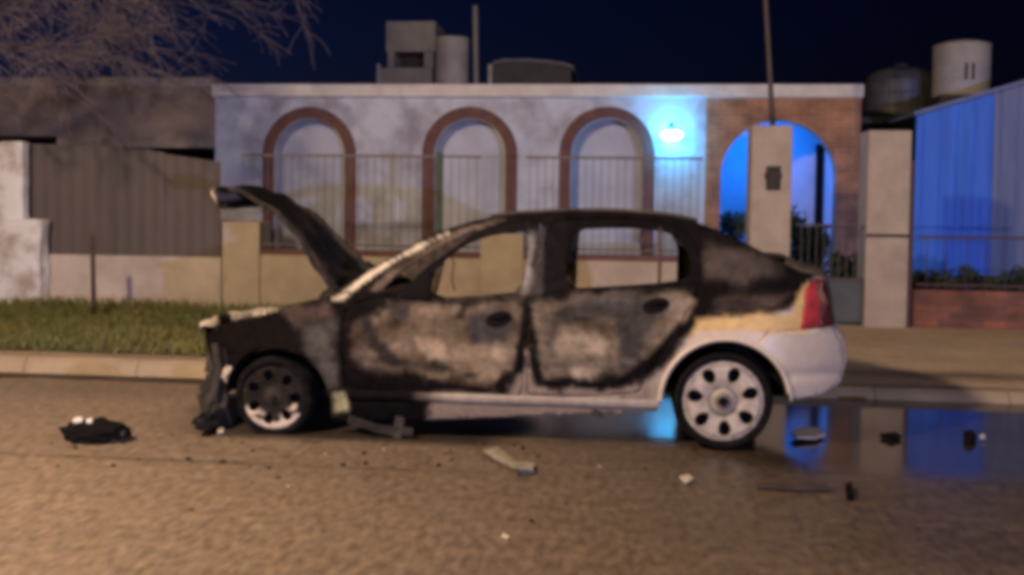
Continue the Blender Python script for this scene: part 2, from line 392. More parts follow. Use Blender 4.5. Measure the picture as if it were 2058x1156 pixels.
# ------------------------------------------------------------------ the white house with arches
HY = 16.0
def X(px, py, Y): return ay(px, py, Y).x
def Z(px, py, Y): return ay(px, py, Y).z
def arch_poly(cx, hw, spring, z0, n=24, rise=None):
    rise = rise or hw
    return [(cx-hw, z0), (cx+hw, z0)]+[(cx+hw*cos(pi*k/n), spring+rise*sin(pi*k/n)) for k in range(n+1)]
def wall_with_holes(name, outer, holes, y0, y1, m, parent, step=.5, **k):
    P, Fc = sheet2d(outer, holes, step, grid=False)
    n = len(P); V = [(p[0], y0, p[1]) for p in P]+[(p[0], y1, p[1]) for p in P]
    F2 = [tuple(f) for f in Fc]+[tuple(i+n for i in reversed(f)) for f in Fc]
    cnt = {}
    for f in Fc:
        for a, b in zip(f, f[1:]+f[:1]):
            kk = (min(a, b), max(a, b)); cnt.setdefault(kk, []).append((a, b))
    for kk, l in cnt.items():
        if len(l) == 1: a, b = l[0]; F2.append((b, a, a+n, b+n))
    o = mesh(name, V, F2, m, **k); keep(o, parent); return o
house = empty('arched_house', (-1.5, HY, 0), 'low white house with brown rimmed arches and flat pale cornice behind the burnt car', 'house')
hx0, hx1 = X(432, 300, HY), X(1728, 300, HY); hxm = X(1418, 300, HY); hz = 3.36
arches = []
for pl, pr in ((541, 704), (861, 1027), (1136, 1303)):
    a = X(pl, 350, HY); b = X(pr, 350, HY); cx = (a+b)/2; hw = (b-a)/2
    arches.append((cx, hw, Z((pl+pr)/2, 227, HY)-hw))
RW = .095
wall_with_holes('wall', [(hx0, 0), (hxm, 0), (hxm, hz-.2), (hx0, hz-.2)], [arch_poly(c, h-RW, s, .35) for c, h, s in arches], HY, HY+.22, M['stucco'], house)
for c, h, s in arches:
    ro = arch_poly(c, h+RW, s, .1); ri = arch_poly(c, h-RW+.012, s, .3)
    wall_with_holes('arch_rim', ro, [ri], HY-.035, HY+.1, M['redtrim'], house)
# porch behind the arches
pb = MB().box(hx0+.2, hxm+.1, HY+.4, HY+.55, 0, hz-.2); pb.build('porch_wall', M['stucco_in'], house)
# brick gatehouse with a wide arch
bc = (X(1447, 380, HY)+X(1680, 380, HY))/2; bh = (X(1680, 380, HY)-X(1447, 380, HY))/2; bs = Z(1562, 243, HY)-bh
wall_with_holes('brick_wall', [(hxm+.003, 0), (hx1, 0), (hx1, hz-.2), (hxm+.003, hz-.2)], [arch_poly(bc, bh, bs, .15)], HY-.03, HY+.24, M['brick'], house)
MB().box(bc-2.0+.25, bc+1.35, HY+2.2, HY+2.35, 0, hz-.2).build('inner_wall', M['stucco_in'], house)
MB().box(hxm-.05, hxm+.1, HY+.555, HY+2.2, 0, hz-.2).build('side_wall', M['stucco_in'], house)
MB().box(hx1-.12, hx1-.02, HY+.245, HY+2.2, 0, hz-.2).build('side_wall', M['stucco_in'], house)
MB().box(hxm+.1, hx1-.12, HY+.245, HY+2.19, 0, .14).build('porch_floor', M['conc'], house)
dx0, dx1 = X(1640, 380, HY+2.1), X(1666, 380, HY+2.1)
MB().box(dx0, dx1, HY+2.05, HY+2.195, .14, Z(1650, 290, HY+2.1)).build('door', M['dark'], house)
MB().box(hx0-.03, hx1+.02, HY-.09, HY+10, hz-.2, hz).build('cornice', M['cornice'], house, bevel=.015)
MB().box(hx0, hx0+.15, HY+.23, HY+9.8, 0, hz-.205).build('flank_wall', M['stucco'], house)
MB().box(hx1-.01, hx1+.005, HY+.25, HY+9.8, 0, hz-.205).build('flank_wall', M['stucco'], house)
# blue wall lamp between the arches and the brickwork
lp = ay(1350, 272, HY-.16)
lm = empty('wall_lamp', (lp.x, HY, lp.z), 'glowing cyan blue lamp on the white wall between the right arch and the brick front', 'lamp')
MB().lathe([(.0, -.08), (.09, -.07), (.16, -.02), (.17, .02), (.1, .06), (0, .07)], (lp.x, HY-.21, lp.z), 'z', 20).build('lamp_globe', M['lampglow'], lm, smooth=True)
MB().box(lp.x-.04, lp.x+.04, HY-.03, HY-.001, lp.z-.02, lp.z+.18).tube([(lp.x, HY-.02, lp.z+.13), (lp.x, HY-.18, lp.z+.13), (lp.x, HY-.18, lp.z+.08)], .012).build('bracket', M['iron'], lm)
l = lamp('blue_wall_light', 'POINT', (lp.x, HY-.35, lp.z), 4, (.01, .28, 1), size=.1)
l = lamp('blue_porch_light', 'POINT', (bc-.2, HY+1.0, 2.55), 85, (.0, .22, 1), size=.12)
# ceiling over the porch
MB().box(hxm+.1, hx1-.12, HY+.245, HY+2.195, hz-.24, hz-.203).build('ceiling', M['stucco_in'], house)

def leaf_ball(mb, c, r, n, s, squash=1):
    for _ in range(n):
        while True:
            v = Vector((random.uniform(-1, 1), random.uniform(-1, 1), random.uniform(-1, 1)))
            if v.length < 1: break
        k = .75+.45*noise.noise(v*2.2+Vector(c))
        p = Vector((c[0]+v.x*r*k, c[1]+v.y*r*k, c[2]+v.z*r*k*squash))
        a = Vector((random.gauss(0, 1), random.gauss(0, 1), random.gauss(0, 1))).normalized(); b = a.orthogonal().normalized()
        q = s*random.uniform(.6, 1.3)
        mb.add([p-a*q, p+b*q*.45, p+a*q, p-b*q*.45], [(0, 1, 2, 3)])
def plant(name, x, y, z, h, r, n, s, label, pot=True, group=None):
    e = empty(name, (x, y, z), label, 'plant', group)
    ph = .3 if pot else 0
    if pot: MB().lathe([(0, 0), (.1, 0), (.15, .27), (.165, .27), (.165, .3), (.13, .3), (0, .26)], (x, y, z), 'z', 16).build('pot', M['terra'], e)
    m = MB(); l = MB()
    for k in range(5):
        a = 2*pi*k/5+random.random(); q = (x+cos(a)*r*.5, y+sin(a)*r*.5, z+h*random.uniform(.6, .85))
        m.tube([(x, y, z+ph*.8), ((x+q[0])/2, (y+q[1])/2, z+ph+(h-ph)*.45), q], [.014, .01, .005], 5)
        leaf_ball(l, q, r*.62, n//5, s, 1.1)
    leaf_ball(l, (x, y, z+ph+(h-ph)*.55), r*.75, n//3, s, 1.2)
    m.build('stem', M['bark'], e); l.build('foliage', M['leafd'], e)
random.seed(11)
plant('potted_plant', X(1478, 440, HY+.8), HY+.9, .14, 1.55, .3, 350, .07, 'leafy potted plant at the left side inside the blue lit arch')
plant('bush', X(1625, 520, FY+1.6), FY+1.8, PZ, 1.45, .42, 900, .06, 'dark bush growing right of the tall pillar with the meter box', pot=False)

# ------------------------------------------------------------------ garden walls, pillars, railings
def pillar(name, pxl, pxr, ptop, label, group, cap=False, Y=FY, dep=.45, m=None):
    x0, x1 = X(pxl, ptop+40, Y-.03), X(pxr, ptop+40, Y-.03); z1 = Z((pxl+pxr)/2, ptop, Y-.03)
    e = empty(name, ((x0+x1)/2, Y-.03, PZ), label, 'pillar', group)
    box('shaft', m or M['tan'], x0, x1, Y-.03, Y-.03+dep, PZ-.02, z1, e, bevel=.012)
    if cap: box('cap', m or M['tan'], x0-.02, x1+.02, Y-.05, Y-.01+dep, z1+.001, z1+.05, e, bevel=.01)
    return e, x0, x1, z1
pillar('gate_pillar', 446, 521, 446, 'short tan pillar behind the raised bonnet of the car, between two low walls', 'rendered pillars along the garden front')
pillar('gate_pillar', 965, 1052, 470, 'short tan pillar seen through the front side window of the car', 'rendered pillars along the garden front')
pe, px0, px1, pz1 = pillar('meter_pillar', 1511, 1593, 252, 'tall tan pillar with a dark meter box and a thin mast on top, in front of the blue lit arch', 'rendered pillars along the garden front')
q = ay(1554, 354, FY-.03)
MB().lathe([(0, -.02), (.085, -.02), (.1, -.005), (.1, .012), (0, .012)], (q.x, FY-.035, q.z), 'y', 24).build('meter_box', M['dark'], pe)
for v in pe.children:
    if v.name.startswith('meter_box'): v.scale = (1, 1, 1.0)
MB().box(q.x-.085, q.x+.085, FY-.06, FY-.031, q.z-.17, q.z+.12).build('meter_cover', mat('meter_glass', (.04, .032, .028), (.07, .055, .045), 8, .6, spec=.1), pe, bevel=.03)
pe2, qx0, qx1, qz1 = pillar('tall_pillar', 1746, 1832, 262, 'tall plain tan pillar with a groove across it, beside the blue building', 'rendered pillars along the garden front')
zb = Z(1790, 474, FY-.03)
box('band', M['rust'], qx0-.004, qx1+.004, FY-.042, FY-.031, zb-.02, zb+.02, pe2, bevel=.004)
box('edge_post', M['rust'], qx1+.002, qx1+.05, FY-.02, FY+.05, PZ, qz1-.35, pe2, bevel=.004)

def lowwall(name, pxl, pxr, ptop, m, label, cop=None, Y=FY):
    x0, x1 = X(pxl, ptop, Y), X(pxr, ptop, Y); z1 = Z((pxl+pxr)/2, ptop, Y)
    e = empty(name, ((x0+x1)/2, Y, PZ), label, 'wall', 'low garden walls')
    box('wall_face', m, x0, x1, Y, Y+.2, PZ-.02, z1, e, bevel=.008)
    if cop: box('coping', cop, x0+.002, x1-.002, Y-.02, Y+.22, z1+.001, z1+.065, e, bevel=.006)
    return x0, x1, z1
lx0, lx1, lz1 = lowwall('low_wall', 40, 444, 514, M['tan_wall'], 'low pale wall under the brown sheet fence, left of the short pillar')
mx0, mx1, mz1 = lowwall('low_wall', 523, 1509, 520, M['tan'], 'low tan wall with a dark red coping behind the car, carrying the bar railing', M['redtrim'])
rx0, rx1, rz1 = lowwall('low_wall', 1836, 2330, 588, M['brick_red'], 'low red brick wall at the right edge, in front of the blue building')

def railing(x0, x1, z0, z1, n, label, Y=FY+.08, m=None, posts=()):
    m = m or M['rail']
    e = empty('railing', ((x0+x1)/2, Y, z0), label, 'railing', 'bar railings on the garden wall')
    box('top_rail', m, x0, x1, Y-.012, Y+.012, z1, z1+.03, e, bevel=0)
    box('bottom_rail', m, x0, x1, Y-.012, Y+.012, z0+.05, z0+.075, e, bevel=0)
    proto = None
    for k in range(n):
        x = x0+(k+.5)*(x1-x0)/n
        if proto is None:
            proto = MB().box(-.004, .004, -.004, .004, 0, z1-z0).build('bar', m); o = proto
        else:
            o = proto.copy(); COL.objects.link(o)
        o.parent = e; o.location = (x-e.location.x, 0, .001)
    for p in posts:
        x = X(p, 400, Y-.03)
        box('post', M['leafd'], x-.035, x+.035, Y-.05, Y+.03, z0, z1+.06, e, bevel=.004)
zr = Z(1000, 318, FY+.08)
xa = X(1052, 480, FY); xb = X(965, 480, FY); xg = X(1412, 400, FY)
railing(mx0+.01, xb-.01, mz1+.066, zr, 26, 'thin grey bar railing with a green post, left of the car window pillar', posts=(883,))
railing(xa+.01, xg, mz1+.066, zr, 22, 'thin grey bar railing above the car roof, in front of the right arch')
railing(rx0+.05, rx1, rz1+.0, Z(1950, 480, FY+.08), 12, 'low rusty bar railing on the red brick wall at the right edge', m=M['rust'])

# sheet fence on the left low wall
sf = empty('sheet_fence', (lx0+2, FY+.1, lz1), 'brown corrugated sheet fence standing on the low pale wall at the left', 'fence')
bounds = [40, 232, 330, 444]
for i in range(3):
    a, b = X(bounds[i], 400, FY+.1)+.004, X(bounds[i+1], 400, FY+.1)-.004
    za = [2.2, 2.16, 2.08][i]; zc = [2.17, 2.1, 1.98][i]
    V = []; Fc = []; n = int((b-a)/.03)
    for k in range(n+1):
        x = a+(b-a)*k/n; y = FY+.1+.005*(1 if (k//3) % 2 else -1)*(.8 if i else .5); zt = za+(zc-za)*k/n
        V += [(x, y, lz1), (x, y, zt)]
    Fc = [(2*k, 2*k+2, 2*k+3, 2*k+1) for k in range(n)]
    o = mesh('sheet_panel', V, Fc, M['sheet']); keep(o, sf); so = o.modifiers.new('s', 'SOLIDIFY'); so.thickness = .006
# garage building behind it
gb = empty('garage', (-9.5, HY, 0), 'brown rendered flat roofed garage behind the sheet fence at the left', 'building')
gx1 = hx0-.005; gx0 = -16
gz1 = Z(300, 156, HY); gz0 = Z(300, 276, HY)
box('fascia', M['tan2'], gx0, gx1, HY-.04, HY+.2, gz0, gz1-.16, gb)
box('parapet_cap', M['cornice'] if False else mat('cap_render', (.36, .31, .3), (.25, .21, .2), 2, .9, .2), gx0, gx1, HY-.06, HY+.24, gz1-.159, gz1, gb)
box('lintel', mat('lintel_render', (.34, .28, .22), (.12, .1, .085), 2.4, .9, .2), X(120, 285, HY), gx1, HY-.1, HY+.2, Z(400, 298, HY), gz0-.001, gb)
box('back_wall', M['tan2'], gx0, X(300, 300, HY), HY+.05, HY+.2, 0, Z(400, 298, HY)-.002, gb)
box('roof_slab', M['darkroof'], gx0, gx1, HY+.205, HY+9, gz0, gz0+.15, gb)
box('rear_wall', M['dark'], gx0, gx1, HY+5, HY+5.2, 0, gz0-.01, gb)

# whitewashed pier at the far left
wp = empty('whitewashed_pier', (-7.9, 12.4, PZ), 'chipped whitewashed masonry pier at the left edge of the picture', 'pier')
a0, a1 = X(-120, 400, 12.42), X(46, 400, 12.42)
def rough_block(name, x0, x1, y0, y1, z0, z1, m, par, amp=.03, seed=0):
    bm = bmesh.new(); bmesh.ops.create_cube(bm, size=1)
    bmesh.ops.subdivide_edges(bm, edges=bm.edges[:], cuts=10, use_grid_fill=True)
    for v in bm.verts:
        v.co = Vector((x0+(v.co.x+.5)*(x1-x0), y0+(v.co.y+.5)*(y1-y0), z0+(v.co.z+.5)*(z1-z0)))
        nn = noise.noise_vector(v.co*2.3+Vector((seed, 0, 0))); v.co += nn*amp+noise.noise_vector(v.co*7+Vector((seed, 0, 0)))*amp*.4
    me = bpy.data.meshes.new(name); bm.to_mesh(me); bm.free()
    for p in me.polygons: p.use_smooth = True
    o = link(name, me, m); keep(o, par); return o
rough_block('upper_shaft', a0, a1, 12.42, 12.56, .8, Z(20, 284, 12.42), M['whitewash'], wp, .02)
rough_block('base', a0, X(82, 500, 12.36), 12.36, 12.57, PZ, Z(40, 440, 12.36), M['whitewash'], wp, .03, 5)
# thin iron post on the verge
ip = az(189, 642, PZ)
ipt = ay(186, 478, ip.y)
MB().tube([(ip.x, ip.y, PZ-.02), ((ip.x+ipt.x)/2, ip.y, (PZ+ipt.z)/2), (ipt.x, ip.y, ipt.z)], .028, 8).build('iron_post', M['rust'], smooth=True, label='thin rusty iron post standing in the grass in front of the low pale wall', cat='post')

# right side: gate, bushes, dark passage
gx = [X(1598, 560, FY+.05), X(1741, 560, FY+.05)]
ge = empty('garden_gate', ((gx[0]+gx[1])/2, FY+.05, PZ), 'dark green grey metal gate between the two tall pillars, behind the car boot', 'gate')
gzt = Z(1670, 566, FY+.05)
box('gate_panel', M['gateg'], gx[0], gx[1], FY+.04, FY+.07, PZ+.04, gzt, ge, bevel=.004)
box('frame', M['iron'], gx[0], gx[1], FY+.03, FY+.08, gzt+.001, gzt+.045, ge, bevel=.004)
proto = None
for k in range(9):
    x = gx[0]+.06+k*(gx[1]-gx[0]-.12)/8
    if proto is None: proto = MB().box(-.005, .005, -.005, .005, 0, .62).build('bar', M['iron']); o = proto
    else: o = proto.copy(); COL.objects.link(o)
    o.parent = ge; o.location = (x-ge.location.x, 0, gzt+.046-PZ)
box('upper_rail', M['iron'], gx[0], gx[1], FY+.04, FY+.07, gzt+.667, gzt+.69, ge, bevel=0)

# blue building and its dark neighbour strip
bb = empty('blue_building', (6, HY, 0), 'blue painted building with a roof edge rising to the right, behind the red brick wall', 'building')
bx0, bx1 = X(1838, 300, HY), X(1992, 300, HY); bx2 = 9.5
zl, zr_, zm = Z(1838, 234, HY), Z(2058, 170, HY), 0
sl = (zr_-zl)/(X(2058, 170, HY)-bx0)
def slab(name, xa, xb, m, par, ya=HY, yb=HY+.2):
    V = []; 
    n = int((xb-xa)/.06)
    for k in range(n+1):
        x = xa+(xb-xa)*k/n; y = ya+(.012 if (k//2) % 2 else 0)
        V += [(x, y, 0), (x, y, zl+sl*(x-bx0))]
    Fc = [(2*k, 2*k+2, 2*k+3, 2*k+1) for k in range(n)]
    o = mesh(name, V, Fc, m); keep(o, par); s = o.modifiers.new('s', 'SOLIDIFY'); s.thickness = .08; s.offset = -1 if False else 1; return o
slab('blue_wall', bx0, bx1, M['blue'], bb)
slab('grey_wall', bx1+.004, bx2, M['greyp'], bb)
MB().add([(bx0-.05, HY-.12, zl+.0), (bx2, HY-.12, zl+sl*(bx2-bx0)), (bx2, HY+6, zl+sl*(bx2-bx0)), (bx0-.05, HY+6, zl),
          (bx0-.05, HY-.12, zl+.06), (bx2, HY-.12, zl+.06+sl*(bx2-bx0)), (bx2, HY+6, zl+.06+sl*(bx2-bx0)), (bx0-.05, HY+6, zl+.06)],
         [(0, 1, 2, 3), (4, 7, 6, 5), (0, 4, 5, 1), (1, 5, 6, 2), (2, 6, 7, 3), (3, 7, 4, 0)]).build('roof', M['greyp'], bb)
MB().box(bx0+.0, bx0+.1, HY+.1, HY+6, 0, zl-.01).build('side_wall', M['dark'], bb)
sh = empty('passage_shed', (4.0, HY+2, 0), 'shed coloured black for the darkness of the passage between the brick front and the blue building', 'shed')
box('shed_wall', M['dark'], hx1+.03, bx0-.03, HY+1.6, HY+2.6, 0, Z(1800, 250, HY+1.6), sh)  # wall coloured black to stand for the shade in the passage
box('shed_roof', M['darkroof'], hx1+.02, bx0+.9, HY+1.5, HY+4, Z(1800, 250, HY+1.6)+.001, Z(1800, 236, HY+1.6), sh)
random.seed(5)
for k, (px, py, lab) in enumerate([(1858, 600, 'dark shrub behind the brick wall, next to the tall plain pillar'), (1925, 590, 'second dark shrub from the tall plain pillar, behind the brick wall'), (2000, 595, 'dark shrub near the right picture edge, behind the brick wall'), (2065, 590, 'dark shrub cut by the right picture edge, behind the brick wall')]):
    x = X(px, 580, FY+.7); plant('shrub', x, FY+.8, PZ, Z(px, 548, FY+.8)-PZ+.05*(k % 2), .3, 420, .05, lab, pot=False, group='shrubs behind the brick wall')
random.seed(8)
plant('bush', X(1705, 520, FY+.8), FY+.9, PZ, .85, .33, 600, .05, 'low dark bush behind the gate, in the gap beside the tall plain pillar', pot=False)

# ------------------------------------------------------------------ roof top things
RY = 21.0
def PX(px, py): return ay(px, py, RY)
def rbox(name, pl, pr, pt, pb_, m, par, dep=1.2, y=RY, bevel=.01):
    return box(name, m, X(pl, pt, y), X(pr, pt, y), y, y+dep, Z((pl+pr)/2, pb_, y), Z((pl+pr)/2, pt, y), par, bevel=bevel)
tw = empty('tank_tower', (X(820, 100, RY), RY, hz), 'boxy grey masonry tank tower on the house roof', 'tower')
rbox('tank_box', 776, 875, 43, 104, M['towerc'], tw)
rbox('plinth', 762, 868, 136, 176, M['towerc'], tw, 1.3)
rbox('leg', 779, 792, 104.5, 135.5, M['towerc'], tw); rbox('leg', 852, 870, 104.5, 135.5, M['towerc'], tw)
rbox('inner_wall', 792.5, 851.5, 104.5, 135.5, M['seat'], tw, .3, RY+.7)
rbox('post', 757, 764, 128, 180, M['tank'], tw, .08, RY-.1)
def cyl(name, pl, pr, pt, pb_, Y, m, label, cat, lid=True, extra=None):
    c = (ay((pl+pr)/2, pb_, Y)); r = (X(pr, pb_, Y)-X(pl, pb_, Y))/2; h = Z((pl+pr)/2, pt, Y)-c.z
    e = empty(name, (c.x, Y, c.z), label, cat)
    MB().lathe([(0, 0), (r*.97, 0), (r, h*.03), (r, h*.3), (r*1.012, h*.32), (r, h*.34), (r, h*.62), (r*1.012, h*.64), (r, h*.66), (r, h*.97), (r*1.02, h*.98), (r*1.02, h), (r*.95, h*1.0), (0, h*1.0)], (c.x, Y, c.z), 'z', 36).build('tank_body', m, e, smooth=False)
    if lid: MB().lathe([(r*.9, h+.002), (r*.75, h+.05*h), (r*.35, h+.09*h), (0, h+.095*h)], (c.x, Y, c.z), 'z', 28).build('lid', m, e, smooth=True)
    return e, c, r, h
cyl('water_tank', 874, 942, 78, 178, RY+.2, M['tank'], 'pale round water tank beside the boxy tower on the house roof', 'water tank', lid=False)
MB().tube([ay(957, 178, RY), ay(955, 12, RY)], .055, 8).build('roof_pipe', M['towerc'], label='tall grey vent pipe standing right of the round tank on the roof', cat='pipe')
MB().tube([ay(985, 178, RY), ay(985, 130, RY)], .05, 8).build('roof_post', M['tank'], label='short pale post on the roof, left of the low dark roof hump', cat='post')
# low dark roof hump
hm = empty('roof_shelter', (X(1070, 140, RY), RY, hz), 'low dark shelter with a curved pale edged roof on the house roof', 'shelter')
rbox('shelter_wall', 992, 1148, 140, 180, M['darkroof'], hm, 2)
pts = [(990, 124), (1010, 119), (1060, 118), (1100, 121), (1135, 126), (1152, 132), (1154, 142)]
V = []; 
for (a, b) in pts:
    p = ay(a, b, RY-.1); V += [(p.x, RY-.1, p.z), (p.x, RY-.1, p.z-.06), (p.x, RY+2.1, p.z), (p.x, RY+2.1, p.z-.06)]
Fc = []
for i in range(len(pts)-1):
    a = 4*i; b = a+4; Fc += [(a, a+1, b+1, b), (a, b, b+2, a+2), (a+1, a+3, b+3, b+1), (a+2, b+2, b+3, a+3)]
Fc += [(0, 2, 3, 1), (a+4, a+5, a+7, a+6)]
o = mesh('curved_roof', V, Fc, mat('roof_edge', (.12, .115, .13), (.08, .08, .09), 5, .6)); keep(o, hm)
V2 = []
for (a, b) in pts:
    p = ay(a, b, RY); V2 += [(p.x, RY+.001, p.z-.061), (p.x, RY+.001, Z(1070, 141, RY))]
o = mesh('gable', V2, [(2*i, 2*i+1, 2*i+3, 2*i+2) for i in range(len(pts)-1)], M['darkroof']); keep(o, hm)
# tanks on the right
e, c, r, h = cyl('white_water_tank', 1874, 1986, 92, 196, 17.6, M['tank'], 'large pale round water tank above the blue building roof', 'water tank')
for k in (-.12, .1):
    V = []; 
    for a in (-.05, .05):
        th = -pi/2+k*1.1+a; V += [(c.x+(r+.006)*cos(th), 17.6+(r+.006)*sin(th), c.z+h*.28), (c.x+(r+.006)*cos(th), 17.6+(r+.006)*sin(th), c.z+h*.6)]
    o = mesh('stripe_mark', V, [(0, 2, 3, 1)], M['seat']); keep(o, e)
box('support', M['darkroof'], c.x-r, c.x+r, 17.2, 18.0, 2.2, c.z-.002, e)
e, c, r, h = cyl('dark_water_tank', 1738, 1880, 165, 240, HY+2.6, M['dtank'], 'dark rounded water tank between the brick front and the pale tank', 'water tank', lid=False)
MB().lathe([(r*1.0, h*1.0), (r*.93, h+.1), (r*.75, h+.19), (r*.4, h+.24), (.12, h+.25), (.12, h+.31), (0, h+.31)], (c.x, HY+2.6, c.z), 'z', 32).build('dome', M['dtank'], e, smooth=True)
# mast on the meter pillar
MB().tube([ay(1553, 252, FY+.1), ay(1550, 200, FY+.1), ay(1545, 110, FY+.1), ay(1537, -30, FY+.1), ay(1530, -140, FY+.1)], [.035, .032, .03, .028, .026], 8).build('service_mast', M['iron'], smooth=True, label='thin leaning service mast rising from the top of the meter pillar', cat='mast')

# ------------------------------------------------------------------ bare tree upper left
def tree():
    random.seed(21)
    e = empty('bare_tree', (-8.6, 10.8, PZ), 'bare leafless tree with drooping twigs at the upper left', 'tree')
    tr = MB(); cr = MB()
    tr.tube([(-8.6, 10.8, 0), (-8.62, 10.8, 1.2), (-8.5, 10.8, 2.4), (-8.3, 10.75, 3.3)], [.24, .2, .17, .14], 10)
    def grow(p, d, L, r, lvl, droop):
        P = [p]; R = [r]; n = 7
        for i in range(n):
            d = (d+Vector((random.gauss(0, .09), random.gauss(0, .09), random.gauss(0, .07)-droop*(i/n)))).normalized()
            p = p+d*L/n; P.append(p); R.append(r*(1-.75*(i+1)/n))
            if lvl < 4 and i >= (1 if lvl < 3 else 2):
                for _ in range(2):
                    if random.random() < (.9 if lvl < 3 else .75):
                        a = Vector((random.gauss(0, .6), random.gauss(0, .5), random.gauss(.0, .5)))
                        grow(p.copy(), (d+a).normalized(), L*random.uniform(.36, .58), r*(1-.75*(i+1)/n)*.6, lvl+1, droop*1.25+.02)
        cr.tube(P, [max(q*.8, .0035) for q in R], 4 if lvl > 1 else 6, cap=False)
    base = Vector((-8.3, 10.75, 3.2))
    for dv, L in [((1, .1, .5), 2.7), ((1, -.2, .85), 3.0), ((.8, .2, 1.1), 2.9), ((.9, .3, .3), 2.3), ((.75, .2, 1.3), 3.0), ((1, .1, .05), 1.9), ((.3, -.3, 1.4), 2.7), ((.2, .1, .6), 1.6), ((-.8, .2, 1), 2.5)]:
        grow(base.copy(), Vector(dv).normalized(), L*1.22, .06, 1, .045)
    tr.build('trunk', M['bark'], e, smooth=True); cr.build('crown', M['bark'], e)
tree()

# ------------------------------------------------------------------ THE CAR
YN = 6.2; CW = 1.66; YM = YN+CW/2
XF, XR = -2.62, 1.33
def inset(x, z):
    if z < .55: a = .045*((.55-z)/.35)**2
    elif z < .9: a = .03*((z-.55)/.35)**2
    else: a = .03+.19*((z-.9)/.5)
    if z < .9: a += .012*exp(-((z-.47)/.03)**2)
    tf = max(0, (XF+.62-x)/.62); a += .22*tf*tf
    tr_ = max(0, (x-(XR-.55))/.55); a += .2*tr_*tr_
    return a
def S(px, py):
    Y = YN
    for _ in range(6):
        p = ay(px, py, Y); Y = YN+inset(p.x, p.z)
    return (p.x, p.z)
def SP(L): return [S(*q) for q in L]
def side_pt(x, z, far=False, off=0):
    i = inset(x, z)+off
    return Vector((x, (YN+CW-i) if far else YN+i, z))
